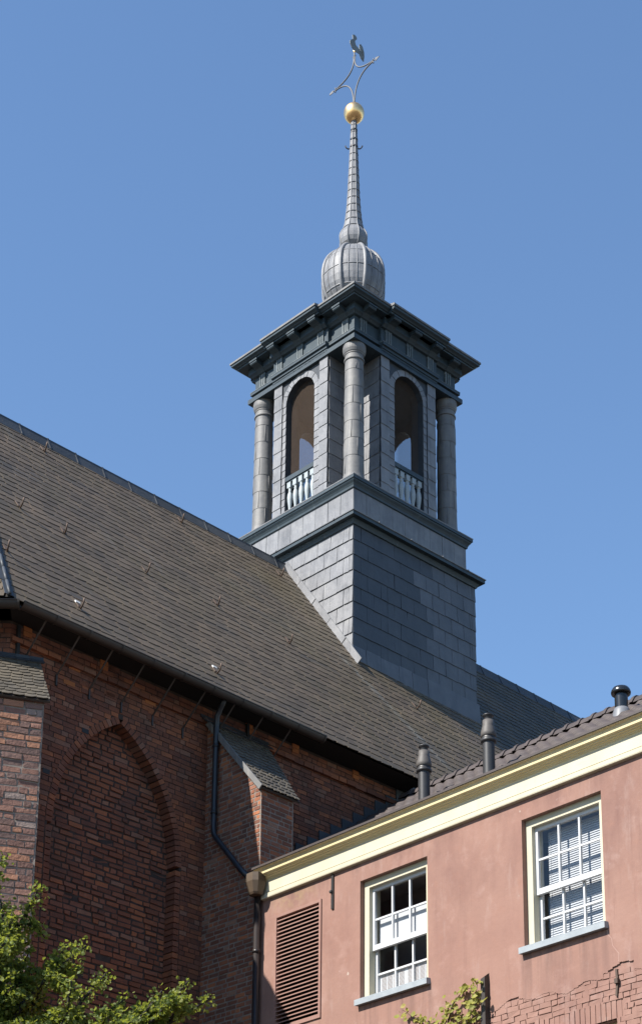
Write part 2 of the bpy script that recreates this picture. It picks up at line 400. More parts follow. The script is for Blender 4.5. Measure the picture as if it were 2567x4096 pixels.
# string course under the eaves
mb = MB(); u = S0
while u < 4.6:
    l = random.uniform(.17, .26); d = random.uniform(.05, .075); mb.box(u, u+l-.012, -d, .02, 14.69+random.uniform(-.004, .004), 14.76, 0); u += l
mb.box(S0, 4.6, -.045, .02, 14.695, 14.755, 1)
mb.build('string_course', [M['brick'], M['mortar']], church)
# apse wall
mb = MB(); K = V3((S0, 0, 0)); dA = V3((-.7071, .7071, 0)); nA = V3((-.7071, -.7071, 0))
bricks(mb, K, dA, nA, 8.2, 15.02, .078, lambda z: [(0, 3.4)], .225)
def wallslab(mb, a, b, th, z0, z1, mi):
    a, b = V3(a), V3(b); d = (b-a).normalized(); n = V3((-d.y, d.x, 0))*th
    mb.prism([a+Z*z0, b+Z*z0, b+Z*z0+n, a+Z*z0+n], Z*(z1-z0), mi)
oc = [(-3.74, 0), (-6.14, 2.4), (-6.14, 5.8), (-3.74, 8.2)]
wallslab(mb, (*oc[1], 0), (*oc[0], 0), .5, 0, 15.02, 1)
wallslab(mb, (*oc[2], 0), (*oc[1], 0), .5, 0, 15.02, 1); wallslab(mb, (*oc[3], 0), (*oc[2], 0), .5, 0, 15.02, 1)
wallslab(mb, (S1, 8.2, 0), (-3.74, 8.2, 0), .5, 0, 15.02, 1); wallslab(mb, (S1, 0, 0), (S1, 8.2, 0), .5, 0, 15.02, 1)
mb.build('apse_wall', [M['brick'], M['mortar']], church)

# roof
APX = -2.24
TA = math.tan(R_(54.2)); EZ = 15.05; RY = 4.12; RZ = EZ+(RY+.5)*TA
ca, sa = math.cos(R_(54.2)), math.sin(R_(54.2))
Vs = V3((0, ca, sa)); Ns = V3((0, -sa, ca)); SL = (RY+.5)/ca
hipx = lambda y: APX-(RY-y)*.4142
TX0, TX1 = 5.40, 8.99    # tower footprint
mb = MB()
def rspans(v):
    y = -.5+v*ca; a = hipx(y)+.05
    if y > 2.3: return [(a, TX0+.12), (TX1-.1, S1)]
    return [(a, S1)]
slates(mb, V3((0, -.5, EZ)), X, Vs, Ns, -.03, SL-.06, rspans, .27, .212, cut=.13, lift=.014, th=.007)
dAp = dA; nin = V3((.7071, .7071, 0)); VA = nin*ca+Z*sa; NA = -nin*sa+Z*ca
OA = V3((APX-4.62*.4142, -.5, EZ))
slates(mb, OA, dAp, VA, NA, -.03, SL-.1, lambda v: [(v*ca*.4142+.05, 3.82-v*ca*.4142-.05)] if v*ca*.4142 < 1.8 else [], .27, .212, cut=.13, lift=.014, th=.007)
# boarding beneath, other facets
e = [(APX-4.62*.4142, -.5), (APX-4.62, RY-4.62*.4142), (APX-4.62, RY+4.62*.4142), (APX-4.62*.4142, RY+4.62)]
ap = (APX, RY, RZ); dz = V3((0, 0, -.012))
mb.add([V3((e[0][0], -.5, EZ))+dz, V3((S1, -.5, EZ))+dz, V3((S1, RY, RZ))+dz, V3(ap)+dz], [(0, 1, 2, 3)], 1)
for i in range(3): mb.add([V3((*e[i], EZ))+dz, V3(ap)+dz, V3((*e[i+1], EZ))+dz], [(0, 1, 2)], 1)
mb.add([V3((e[3][0], RY+4.62, EZ))+dz, V3((S1, RY+4.62, EZ))+dz, V3((S1, RY, RZ))+dz, V3(ap)+dz], [(3, 2, 1, 0)], 1)
mb.add([V3((S1, -.5, EZ)), V3((S1, RY+4.62, EZ)), V3((S1, RY, RZ))], [(0, 1, 2)], 1)
mb.add([V3((e[0][0], -.47, EZ-.02)), V3((S1, -.47, EZ-.02)), V3((S1, .1, EZ-.02)), V3((e[0][0], .1, EZ-.02))], [(3, 2, 1, 0)], 1)
mb.add([V3((*e[0], EZ-.02)), V3((*e[1], EZ-.02)), V3((*oc[1], EZ-.02)), V3((*oc[0], EZ-.02))], [(0, 1, 2, 3)], 1)
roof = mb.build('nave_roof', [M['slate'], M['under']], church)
# ridge capping: lengths of lead with a small upstand at each joint
mb = MB()
def ridge(x0, x1):
    x = x0; i = 0
    while x < x1:
        b = min(x+.62, x1); d = random.uniform(-.006, .006)
        pr = [(-.15, -.17*TA*.86), (-.06, .0), (-.05, .05), (0, .075), (.05, .05), (.06, 0), (.15, -.17*TA*.86), (.13, -.2*TA), (0, -.02), (-.13, -.2*TA)]
        mb.prism([(x, RY+p, RZ+.035+q+d) for p, q in pr], (b-x-.004, 0, 0))
        mb.prism([(b-.03, RY+p*1.06, RZ+.043+q+d) for p, q in pr], (.03, 0, 0))
        x = b; i += 1
ridge(APX, TX0+.1); mb.build('ridge_capping', [M['lead_old']], roof)
mb = MB(); ridge(TX1, S1); mb.build('ridge_capping', [M['lead_old']], roof)
mb = MB()
h0, h1 = V3((e[0][0], -.5, EZ)), V3(ap)
for i in range(18):
    a, b = h0.lerp(h1, i/18), h0.lerp(h1, (i+.97)/18)
    mb.tube([a+Ns*.02+Z*.02, b+Ns*.02+Z*.02], .026, 6)
    mb.sheet(a+Z*.01, (h1-h0).normalized(), Ns.cross((h1-h0).normalized()), Ns, 0, (b-a).length, -.07, .07+.03*(i % 2), th=.006, lift=.012)
mb.build('hip_capping', [M['lead_old']], roof)

# gutter
mb = MB(); gy, gz, gr = -.56, 14.985, .088
def gut(mb, p0, p1, n):
    p0, p1 = V3(p0), V3(p1); d = (p1-p0).normalized(); o = V3((d.y, -d.x, 0))
    o = o if o.y < 0 else -o
    def arc(t0, t1, r):
        k = 9; vs_ = []
        for t in (t0, t1):
            for i in range(k):
                a = math.pi*i/(k-1); vs_.append(p0+d*t+o*(-r*math.cos(a))+Z*(-r*math.sin(a)))
        mb.add(vs_, [(i, i+1, k+i+1, k+i) for i in range(k-1)], 0, True)
    Lg = (p1-p0).length; arc(0, Lg, gr); arc(0, Lg, gr-.006)
    for i in range(n+1):
        t = min(max(Lg*i/n-.015, 0), Lg-.03); arc(t, t+.03, gr+.012); arc(t, t, gr)
    mb.tube([p0+o*gr, p1+o*gr], .012, 6)
gut(mb, (-4.0, gy, gz), (1.95, gy, gz), 10)
gut(mb, (-4.0, gy, gz), V3((-4.0, gy, gz))+dA*3.6, 6)
gt = mb.build('gutter', [M['gutter']], church)
for i in range(9):
    s = -3.5+i*.6
    mb = MB(); a, b = V3((s, -.5, 14.93)), V3((s-.02, -.03, 14.46))
    mb.prism([a-X*.013, a+X*.013, b+X*.013, b-X*.013], (0, .0, .012)); mb.box(s-.033, s-.007, -.03, .0, 14.3, 14.47)
    mb.build('bracket', [M['gutter']], gt)

# buttresses
def buttress(O, D, Nn, proj_, hw, ztop, zeave, bmat, mortar, pitch, L, skew=0.0, jit=.004, flare=1.0):
    # O wall point, D along the front, Nn outward
    mb = MB(); O = V3(O)
    q = O+Nn*proj_; gap = .021
    bricks(mb, q-D*hw, D, Nn, 8.2, zeave-.02, pitch, lambda z: [(.004, 2*hw-.004)], L, gap=gap, jit=jit, proud=(.003, .008) if flare < 1.5 else (.002, .02))
    sl_ = (ztop-zeave)/proj_
    top = lambda t: ztop-.1-(t)*sl_
    def sp_(z):
        lim = proj_ if z <= zeave else max(0, (ztop-.1-z)/sl_)
        return [(0, lim)]
    bricks(mb, O-D*hw, Nn, -D, 8.2, ztop-.1, pitch, sp_, L, gap=gap, jit=jit, proud=(.003, .008))
    bricks(mb, O+D*hw, Nn, D, 8.2, ztop-.1, pitch, sp_, L, jit=jit)
    for z0, z1 in ((0, zeave-.03),):
        a = O-D*hw; b = O+D*hw; c = b+Nn*proj_; d = a+Nn*proj_
        mb.prism([a+Z*z0, d+Z*z0, c+Z*z0, b+Z*z0], Z*(z1-z0), 1)
    pl = [O-D*hw+Z*(zeave-.03), O-D*hw+Nn*proj_+Z*(zeave-.03), O-D*hw+Z*(ztop-.1)]
    mb.prism(pl, D*2*hw, 1)
    b_ = mb.build('buttress', [bmat, mortar], church)
    # roof
    mb = MB(); ov = .07; dn = (Nn*(proj_+ov)-Z*((proj_+ov)*sl_))
    Lr = dn.length; V = -dn.normalized(); U = D; N_ = U.cross(V); N_ = N_ if N_.z > 0 else -N_
    E0 = O+Z*ztop+dn
    hs = lambda v: (-hw-.06, hw+.07+skew*v/Lr)
    slates(mb, E0, U, V, N_, 0, Lr-.1, lambda v: [hs(v)], .15, .125, lift=.018, th=.008, cut=.35)
    a0, b0 = hs(0); a1, b1 = hs(Lr)
    for k in (.02,):
        P = [E0+U*a0-N_*.035, E0+U*b0-N_*.035, E0+U*b1+V*Lr-N_*.035, E0+U*a1+V*Lr-N_*.035]
        mb.prism(P, N_*.03, 1)
    rf = mb.build('buttress_roof', [M['slate2'], M['gutter']], b_)
    mb = MB()
    mb.prism([E0+U*(a0-.02)-N_*.055, E0+U*a0-N_*.055, E0+U*a0+N_*.03, E0+U*(a0-.02)+N_*.03], V*Lr, 0)
    mb.build('verge_strip', [M['lead_warm'] if flare < 1.5 else M['slate2']], b_)
    mb = MB()
    n = 5
    for i in range(n):
        u0, u1 = a1-.1+(b1-a1+.16)*i/n, a1-.1+(b1-a1+.16)*(i+1)/n-.006
        mb.sheet(O+Z*(ztop-.05), D, Z, Nn, u0, u1, 0, .10, th=.012, lift=.02)
        mb.sheet(E0+V*(Lr-.17), D, V, N_, u0, u1, 0, .17, th=.012, lift=.025)
    mb.build('lead_flashing', [M['lead_old']], b_)
    return b_
b1 = buttress((.33, 0, 0), X, -Y, 1.238, .33, 14.80, 13.34, M['brick2'], M['mortar2'], .073, .21, skew=.5)
b1['label'] = 'buttress half lit by the sun beside the downpipe'
ang = R_(72)-math.pi/2+0  # azimuth of the front face in world
wD = V3((math.sin(R_(72)), math.cos(R_(72)), 0)); wN = V3((math.sin(R_(162)), math.cos(R_(162)), 0))
c_, s_ = math.cos(-CH[1]), math.sin(-CH[1])
loc = lambda v: V3((c_*v.x-s_*v.y, s_*v.x+c_*v.y, v.z))
b2 = buttress((S0+.0, 0, 0), loc(wD), loc(wN), 1.14, .36, 14.46, 13.33, M['brick3'], M['mortar2'], .095, .27, jit=.008, flare=2)
b2['label'] = 'corner buttress of worn pale red bricks at the left edge'

# stepped lead flashing where the house roof meets the nave wall
mb = MB(); s = .85
while s < 4.6:
    zb = 11.60+.72*(s+.06)
    mb.box(s, s+.27, -.03-.004*random.random(), .005, zb-.35, zb+.30+random.uniform(-.01, .01)); s += .262
mb.build('step_flashing', [M['lead_old']], church)

# ------------------------------------------------------------------ roof hooks
mb = MB()
arc = [V3((0, 0, .0))]+[V3((.035*math.sin(t)*0+.0, 0, 0))+Vs*(-.10-.09*math.cos(t))*1.0+Ns*(.07+.10*math.sin(t)) for t in [(-1.2+2.9*i/10) for i in range(11)]][::-1]
arc = []
for i in range(12):
    t = -2.6+3.0*i/11
    arc.append(Vs*(.11*math.sin(t)+.02)+Ns*(.10+.10*-math.cos(t)*-1*-1)+X*(.05*math.sin(t+.6)))
mb.tube(arc, .013, 6); mb.tube([arc[0], arc[0]-Vs*.02-Ns*.06], .012, 6)
mb.prism([X*-.02+Ns*.01, X*.02+Ns*.01, X*.02+Vs*.16+Ns*.01, X*-.02+Vs*.16+Ns*.01], Ns*.012)
hookm = mb.build('roof_hook', [M['hookm'], M['white']])
hooks = [(-.671, 3.80, 'rusty roof hook just under the ridge, the one nearest the left edge', 0), (-2.548, 1.728, 'rusty roof hook low at the left edge of the slates, above the hip', 0),
         (-1.745, 1.614, 'rusty roof hook in the middle row, second from the left edge', 0), (-3.599, .46, 'rusty roof hook right beside the lead hip', 0),
         (2.508, 3.80, 'rusty roof hook just under the ridge, halfway to the tower', 0), (-.04, 1.633, 'rusty roof hook in the middle row, third from the left edge', 0),
         (1.59, 1.683, 'rusty roof hook in the middle row, left of the tower foot', 0), (5.0, 3.72, 'rusty roof hook under the ridge touching the tower flashing', 0),
         (-2.647, -.093, 'roof hook with a white tag low above the blind arch gutter', 1), (-.004, -.146, 'roof hook with a white tag above the black downpipe', 1),
         (3.242, 1.611, 'rusty roof hook below the sloping tower flashing', 0), (6.452, 1.50, 'rusty roof hook under the dark face of the tower', 0)]
def cw(frame, x, y, z):
    (ox, oy), a = frame; c, s = math.cos(a), math.sin(a)
    return (ox+c*x-s*y, oy+s*x+c*y, z)
for i, (s, y, lab, tg) in enumerate(hooks):
    o = hookm if i == 0 else hookm.copy()
    if i: col.objects.link(o)
    zc = EZ+(y+.5)*TA
    o.location = V3(cw(CH, s, y, zc))+V3((c_*0, 0, .02)); o.rotation_euler = (0, 0, CH[1]+random.uniform(-.1, .1))
    tag(o, lab, 'roof hook', 'hooks on the slate roof')
    if tg:
        t = MB(); t.prism([X*-.10+Ns*.05, X*-.01+Ns*.05, X*-.01+Vs*.05+Ns*.05, X*-.10+Vs*.05+Ns*.05], Ns*.02)
        c = t.build('tag_plate', [M['white']]); c.parent = o

# ------------------------------------------------------------------ bell tower
tower = thing('bell_tower', 'square lead clad bell tower with corner columns and onion spire', 'tower', TW, (0, 0, 17))
BH = 1.735
SIDES = [(V3((-1, 0, 0)), V3((0, -1, 0))), (V3((0, -1, 0)), V3((1, 0, 0))), (V3((1, 0, 0)), V3((0, 1, 0))), (V3((0, 1, 0)), V3((-1, 0, 0)))]  # outward, along (left->right seen from outside)
mb = MB(); mb.box(-BH+.01, BH-.01, -BH+.01, BH-.01, 16.6, 21.66, 2)
for k, (N_, U) in enumerate(SIDES):
    O = N_*(BH-.01)-U*BH
    z = 21.62-.335*9; r = 0
    while z < 21.6:
        u = 0; first = True
        wl = .365
        off = (.12 if r % 2 else .30)
        cuts = [0]
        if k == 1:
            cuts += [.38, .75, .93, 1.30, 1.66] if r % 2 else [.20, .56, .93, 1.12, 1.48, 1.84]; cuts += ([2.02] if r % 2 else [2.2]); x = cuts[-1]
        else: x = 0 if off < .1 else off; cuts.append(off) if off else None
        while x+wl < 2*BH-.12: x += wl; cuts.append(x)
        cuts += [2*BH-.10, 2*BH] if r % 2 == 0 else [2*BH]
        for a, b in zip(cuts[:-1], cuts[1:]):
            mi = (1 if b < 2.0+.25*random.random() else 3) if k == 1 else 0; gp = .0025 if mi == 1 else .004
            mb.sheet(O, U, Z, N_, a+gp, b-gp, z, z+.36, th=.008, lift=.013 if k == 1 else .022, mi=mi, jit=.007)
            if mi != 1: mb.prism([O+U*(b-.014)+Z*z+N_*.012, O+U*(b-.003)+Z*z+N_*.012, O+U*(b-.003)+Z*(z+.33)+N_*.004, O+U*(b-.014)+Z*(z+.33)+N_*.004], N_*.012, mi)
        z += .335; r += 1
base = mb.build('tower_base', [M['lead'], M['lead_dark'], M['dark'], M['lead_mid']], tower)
# flashing of the base: sloping lengths on the left face, level lengths on the right face
mb = MB()
tyr = lambda y: 18.60+(y+BH)*TA*.999    # roof height at tower y (left face)
N_, U = SIDES[0]; slp = V3((0, 1, TA)).normalized(); nrm = V3((0, -TA, 1)).normalized()
Pa = V3((-BH-.02, -BH-.06, tyr(-BH-.06)-.05))
for i in range(5):
    mb.prism([Pa+slp*(.72*i), Pa+slp*(.72*i+.70), Pa+slp*(.72*i+.70)+nrm*.26, Pa+slp*(.72*i)+nrm*.26], (-.02-.006*(i % 2), 0, 0))
    a = Pa+slp*(.72*i)+V3((-.02, 0, 0)); mb.prism([a, a+slp*.7, a+slp*.7-X*.13+nrm*.05, a-X*.13+nrm*.05], nrm*.02)
mb.build('base_flashing', [M['lead']], base)
mb = MB()
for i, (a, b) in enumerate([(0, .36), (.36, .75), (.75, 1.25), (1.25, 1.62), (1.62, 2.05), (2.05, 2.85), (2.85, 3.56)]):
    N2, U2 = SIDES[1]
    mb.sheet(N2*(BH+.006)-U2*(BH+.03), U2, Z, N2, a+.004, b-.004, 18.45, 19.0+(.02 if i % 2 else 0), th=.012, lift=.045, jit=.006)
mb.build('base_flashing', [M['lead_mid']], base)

def sqring(mb, prof, mi=0):
    n = len(prof); vs_ = []
    for h, z in prof: vs_ += [(-h, -h, z), (h, -h, z), (h, h, z), (-h, h, z)]
    fs = [(j*4+i, j*4+(i+1) % 4, (j+1)*4+(i+1) % 4, (j+1)*4+i) for j in range(n-1) for i in range(4)]
    fs += [(3, 2, 1, 0), tuple((n-1)*4+i for i in range(4))]
    mb.add(vs_, fs, mi)
mb = MB()
sqring(mb, [(1.70, 21.58), (1.765, 21.60), (1.78, 21.64), (1.80, 21.68), (1.80, 21.705), (1.885, 21.71), (1.885, 21.785)])
lc = mb.build('lower_cornice', [M['paint']], tower)
mb = MB(); sqring(mb, [(1.88, 21.78), (1.902, 21.784), (1.905, 21.80), (1.73, 21.865), (1.722, 21.94), (1.60, 21.97)])
for N_, U in SIDES:
    for u in (-1.2, -.3, .6, 1.35):
        pr = [(1.90, 21.782), (1.912, 21.786), (1.914, 21.808), (1.735, 21.874), (1.729, 21.945), (1.61, 21.978), (1.61, 21.9)]
        mb.prism([N_*p+U*u+Z*q for p, q in pr], U*.028)
mb.build('ledge_lead', [M['lead']], lc)
# parapet
PH = 1.615
mb = MB(); mb.box(-PH+.012, PH-.012, -PH+.012, PH-.012, 21.8, 22.6, 1)
for k, (N_, U) in enumerate(SIDES):
    n = 9
    for i in range(n):
        a, b = 2*PH*i/n, 2*PH*(i+1)/n
        mb.sheet(N_*(PH-.012)-U*PH, U, Z, N_, a+.004, b-.004, 21.93, 22.54+(.012 if i % 2 else 0), th=.008, lift=.01, jit=.005)
mb.build('parapet', [M['lead'], M['dark']], tower)
mb = MB()
sqring(mb, [(1.60, 22.5), (1.64, 22.52), (1.645, 22.56), (1.665, 22.60), (1.695, 22.64), (1.70, 22.665), (1.72, 22.67), (1.72, 22.735)])
pc = mb.build('parapet_cornice', [M['paint']], tower)
mb = MB(); sqring(mb, [(1.725, 22.73), (1.728, 22.75), (1.70, 22.765), (1.3, 22.80)])
mb.build('cornice_lead', [M['lead']], pc)

# belfry walls with arched openings
WO, WT, WB, OH, SPZ = 1.53, .28, .80, .425, 25.44
for k, (N_, U) in enumerate(SIDES):
    mb = MB(); P = lambda u, d, z: N_*(WO-d)+U*u+Z*z
    off = -.03 if k == 0 else (.03 if k == 1 else 0)
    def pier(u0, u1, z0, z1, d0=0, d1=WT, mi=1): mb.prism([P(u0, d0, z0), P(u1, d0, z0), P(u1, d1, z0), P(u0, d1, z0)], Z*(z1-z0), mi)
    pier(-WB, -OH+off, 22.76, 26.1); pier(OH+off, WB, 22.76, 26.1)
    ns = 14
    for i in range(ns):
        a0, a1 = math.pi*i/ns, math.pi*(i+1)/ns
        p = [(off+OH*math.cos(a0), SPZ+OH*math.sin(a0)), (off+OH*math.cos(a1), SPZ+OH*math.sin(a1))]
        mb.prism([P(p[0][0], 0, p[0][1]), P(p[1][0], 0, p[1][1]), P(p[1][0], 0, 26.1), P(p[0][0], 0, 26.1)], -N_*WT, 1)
        # radial lead over the arch
        pr = [(off+r*math.cos(a), SPZ+r*math.sin(a)) for r, a in ((OH, a0+.01), (OH, a1-.01), (OH+.13, a1-.01), (OH+.13, a0+.01))]
        if i % 2 == 0 or True: mb.prism([P(q[0], 0, q[1]) for q in pr], N_*(.008+.006*(i % 2)), 0)
    # lead sheets: outer pilaster strips in tall courses, inner strips in short ones
    for sg in (-1, 1):
        for z in [22.72+.335*i for i in range(10)]:
            a, b = sorted((sg*WB, sg*(WB-.24)))
            mb.sheet(P(0, -.022, 0), U, Z, N_, a, b, z, min(z+.345, 26.08), th=.006, lift=.012, jit=.004)
        for z in [22.72+.168*i for i in range(17)]:
            a, b = sorted((sg*(WB-.25), sg*OH+off))
            if z < SPZ+.05: mb.sheet(P(0, -.002, 0), U, Z, N_, a, b, z, min(z+.172, 26.08), th=.006, lift=.010, jit=.004)
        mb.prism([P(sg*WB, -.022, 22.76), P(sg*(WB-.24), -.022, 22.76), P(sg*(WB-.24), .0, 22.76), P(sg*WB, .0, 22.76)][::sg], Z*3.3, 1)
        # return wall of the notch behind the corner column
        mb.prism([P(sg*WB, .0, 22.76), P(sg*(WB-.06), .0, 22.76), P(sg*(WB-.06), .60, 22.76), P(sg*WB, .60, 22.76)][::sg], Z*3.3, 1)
        for z in [22.72+.335*i for i in range(10)]:
            mb.sheet(N_*WO+U*sg*WB, -N_, Z, U*sg, .01, .37, z, min(z+.345, 26.08), th=.006, lift=.012, jit=.004)
            mb.sheet(N_*WO+U*sg*WB, -N_, Z, U*sg, .375, .60, z, min(z+.345, 26.08), th=.006, lift=.012, jit=.004)
    # splayed back of the notch, one at the right hand end of every side
    a_, b_ = N_*(WO-.60)+U*WB, N_*WB+U*(WO-.60); n_ = (N_+U).normalized(); t_ = (b_-a_).normalized(); ln_ = (b_-a_).length
    mb.prism([a_+Z*22.76, b_+Z*22.76, b_-n_*.05+Z*22.76, a_-n_*.05+Z*22.76], Z*3.3, 1)
    for z in [22.72+.335*i for i in range(10)]: mb.sheet(a_, t_, Z, n_, 0, ln_, z, min(z+.345, 26.08), th=.006, lift=.012, jit=.004)
    bw = mb.build('belfry_wall', [M['lead'], M['lead_old']], tower)
    # netting, fine upright wires
    mb = MB(); x = -OH+off+.006
    while x < OH+off-.004:
        dx = x-off; zt = SPZ+math.sqrt(max(0, OH*OH-dx*dx))
        mb.prism([P(x, .13, 22.76), P(x+.0045, .13, 22.76), P(x+.0045, .1312, 22.76), P(x, .1312, 22.76)], Z*(zt-22.76)); x += .02
    mb.build('bird_netting', [M['mesh']], bw)
    # balustrade
    mb = MB()
    for (z0, z1, d0, d1) in ((23.62, 23.72, -.0, .12), (23.585, 23.622, .02, .1)):
        mb.prism([P(-OH+off, d0, z0), P(OH+off, d0, z0), P(OH+off, d1, z0), P(-OH+off, d1, z0)], Z*(z1-z0))
    bl = mb.build('balustrade', [M['paint']], bw)
    mb = MB(); mb.prism([P(-OH+off, .01, 22.76), P(OH+off, .01, 22.76), P(OH+off, .12, 22.76), P(-OH+off, .12, 22.76)], Z*.04); mb.build('plinth', [M['paint']], bl)
    for i in range(5):
        u = off-OH+.085+(2*OH-.17)*i/4
        c = P(u, .06, 0); mb = MB()
        mb.prism([P(u-.052, .015, 23.46), P(u+.052, .015, 23.46), P(u+.052, .105, 23.46), P(u-.052, .105, 23.46)], Z*.125)
        mb.lathe([(.055, 22.80), (.055, 22.85), (.04, 22.87), (.045, 22.89), (.03, 22.93), (.034, 23.0), (.056, 23.16), (.06, 23.24), (.05, 23.32), (.03, 23.38), (.04, 23.40), (.028, 23.42), (.045, 23.46)], (c.x, c.y), 10)
        mb.build('baluster', [M['baluster']], bl)
# belfry floor and ceiling
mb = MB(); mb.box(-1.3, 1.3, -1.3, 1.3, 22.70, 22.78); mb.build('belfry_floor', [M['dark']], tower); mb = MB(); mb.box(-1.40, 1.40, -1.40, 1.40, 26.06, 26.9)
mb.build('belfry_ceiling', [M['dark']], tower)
# columns
for i, (sx, sy) in enumerate(((-1, -1), (-1, 1), (1, -1), (1, 1))):
    c = (1.35*sx, 1.35*sy); mb = MB(); z = 22.98; rr = lambda z: .203-.018*((z-22.9)/2.8)
    r0 = random.uniform(0, 6)
    while z < 25.5:
        b = min(z+.40, 25.52); mb.lathe([(rr(z)+.007, z), (rr(b)+.001, b+.01)], c, 28)
        a = r0+random.uniform(-.3, .3); r0 += 1.2
        for da in (0, 2.1, 4.2):
            p = [(c[0]+(rr(z)+.006)*math.cos(a+da), c[1]+(rr(z)+.006)*math.sin(a+da), z+.01), (c[0]+(rr(b)+.003)*math.cos(a+da), c[1]+(rr(b)+.003)*math.sin(a+da), b-.01)]
            mb.tube(p, .008, 5)
        z = b
    cl = mb.build('column', [M['lead_warm']], tower)
    mb = MB(); mb.lathe([(.275, 22.765), (.265, 22.80), (.235, 22.86), (.215, 22.93), (.212, 22.985)], c, 28); mb.build('column_base', [M['lead_warm']], cl)
    mb = MB(); mb.lathe([(.186, 25.48), (.187, 25.62), (.205, 25.625), (.21, 25.645), (.205, 25.668), (.188, 25.672), (.188, 25.76), (.198, 25.762), (.20, 25.785), (.212, 25.80), (.232, 25.86), (.236, 25.895), (.236, 25.985)], c, 32, smooth=False)
    mb.build('capital', [M['lead_warm']], cl)
# entablature
mb = MB()
sqring(mb, [(1.10, 25.985), (1.60, 25.99), (1.60, 26.095), (1.50, 26.10), (1.50, 26.19), (1.565, 26.20), (1.565, 26.262), (1.49, 26.27), (1.49, 26.62), (1.54, 26.63), (1.565, 26.66), (1.60, 26.69), (1.60, 26.72),
            (1.60, 26.835), (1.77, 26.835), (1.775, 26.862), (1.80, 26.868), (1.82, 26.89), (1.865, 26.915), (1.87, 26.975)])
PRO = .09
midp = [(1.0, 26.06), (1.51, 26.06), (1.51, 26.13), (1.53, 26.135), (1.53, 26.19), (1.565, 26.20), (1.565, 26.262), (1.49, 26.27), (1.49, 26.62), (1.54, 26.63), (1.565, 26.66), (1.60, 26.69), (1.60, 26.835), (1.77, 26.835), (1.775, 26.862), (1.80, 26.868), (1.82, 26.89), (1.865, 26.915), (1.87, 26.978), (1.0, 26.978)]
for N_, U in SIDES:
    mb.prism([N_*(h+PRO if h > 1.1 else h)-U*.82+Z*z for h, z in midp], U*1.64)
ent = mb.build('entablature', [M['paint']], tower)
mb = MB(); sqring(mb, [(1.555, 26.258), (1.57, 26.259), (1.57, 26.272), (1.485, 26.295)])
for N_, U in SIDES:
    mb.prism([N_*(1.2)-U*.825+Z*26.26, N_*(1.57+PRO)-U*.825+Z*26.26, N_*(1.57+PRO)-U*.825+Z*26.274, N_*(1.49+PRO)-U*.825+Z*26.296, N_*(1.2)-U*.825+Z*26.296], U*1.65)
mb.build('taenia_lead', [M['paint2']], ent)
for N_, U in SIDES:
    for j, u in enumerate((-1.25, -.62, 0, .62, 1.25)):
        d = PRO if abs(u) < .8 else 0; hw = .10
        mb = MB(); pr = []
        h0 = 1.49+d
        pr = [(h0, 26.835), (h0+.29, 26.835), (h0+.29, 26.765), (h0+.275, 26.745), (h0+.20, 26.735), (h0+.13, 26.71), (h0+.08, 26.655), (h0+.06, 26.63), (h0, 26.60)]
        mb.prism([N_*h+U*(u-hw)+Z*z for h, z in pr], U*2*hw)
        mb.prism([N_*(h0+.275)+U*(u-hw-.015)+Z*26.80, N_*(h0+.305)+U*(u-hw-.015)+Z*26.80, N_*(h0+.305)+U*(u-hw-.015)+Z*26.84, N_*(h0+.275)+U*(u-hw-.015)+Z*26.84], U*(2*hw+.03))
        mb.build('modillion', [M['paint']], ent)
        mb = MB()
        for q in (-1, 0, 1):
            mb.prism([N_*(h0-.01)+U*(u+q*.062-.022)+Z*26.28, N_*(h0+.03)+U*(u+q*.062-.022)+Z*26.28, N_*(h0+.03)+U*(u+q*.062+.022)+Z*26.28, N_*(h0-.01)+U*(u+q*.062+.022)+Z*26.28], Z*.34)
        mb.prism([N_*(h0-.01)+U*(u-.095)+Z*26.55, N_*(h0+.022)+U*(u-.095)+Z*26.55, N_*(h0+.022)+U*(u+.095)+Z*26.55, N_*(h0-.01)+U*(u+.095)+Z*26.55], Z*.07)
        mb.build('triglyph', [M['paint2']], ent)
mb = MB()
sqring(mb, [(1.86, 26.962), (1.888, 26.966), (1.888, 27.008), (1.5, 27.12), (.62, 27.5)])
for N_, U in SIDES:
    mb.prism([N_*(1.5)-U*.835+Z*26.975, N_*(1.888+PRO)-U*.835+Z*26.968, N_*(1.888+PRO)-U*.835+Z*27.012, N_*(1.5)-U*.835+Z*27.13], U*1.67)
mb.build('cornice_roof', [M['lead_warm']], tower)
# onion dome and spire, eight sided
AXS = V3((-.035, .035, 0)) + V3((0, 0, 0))
axw = V3((-.05, 0, 0)); ct, st = math.cos(-TW[1]), math.sin(-TW[1]); AX = (ct*axw.x, st*axw.x)
def octo(mb, prof, bulge, sub=4, tubr=0, mi=0):
    vs_ = []; n = 8*sub
    for r, z in prof:
        for k in range(8):
            for q in range(sub):
                f = q/sub; a = math.pi/8+math.pi/4*(k+f)
                th = math.pi/4*(f-.5); flat = math.cos(math.pi/8)/math.cos(th)
                rr = r*(flat+(bulge*math.cos(math.pi*(f-.5)*2*.5)**1.0)*1.0 if q else flat)
                vs_.append((AX[0]+rr*math.cos(a), AX[1]+rr*math.sin(a), z))
    fs = [(j*n+i, j*n+(i+1) % n, (j+1)*n+(i+1) % n, (j+1)*n+i) for j in range(len(prof)-1) for i in range(n)]
    mb.add(vs_, fs, mi, False)
    return [[(AX[0]+r*math.cos(math.pi/8+math.pi/4*k), AX[1]+r*math.sin(math.pi/8+math.pi/4*k), z) for r, z in prof] for k in range(8)]
big = [(.36, 27.6), (.36, 28.1)]+[(.70*(1-abs((z-29.02)/.86)**2.3)**.48, z) for z in (28.22, 28.3, 28.42, 28.55, 28.7, 28.85, 29.0, 29.15, 29.3, 29.43, 29.55, 29.65, 29.73, 29.79)]+[(.205, 29.845), (.195, 29.875)]
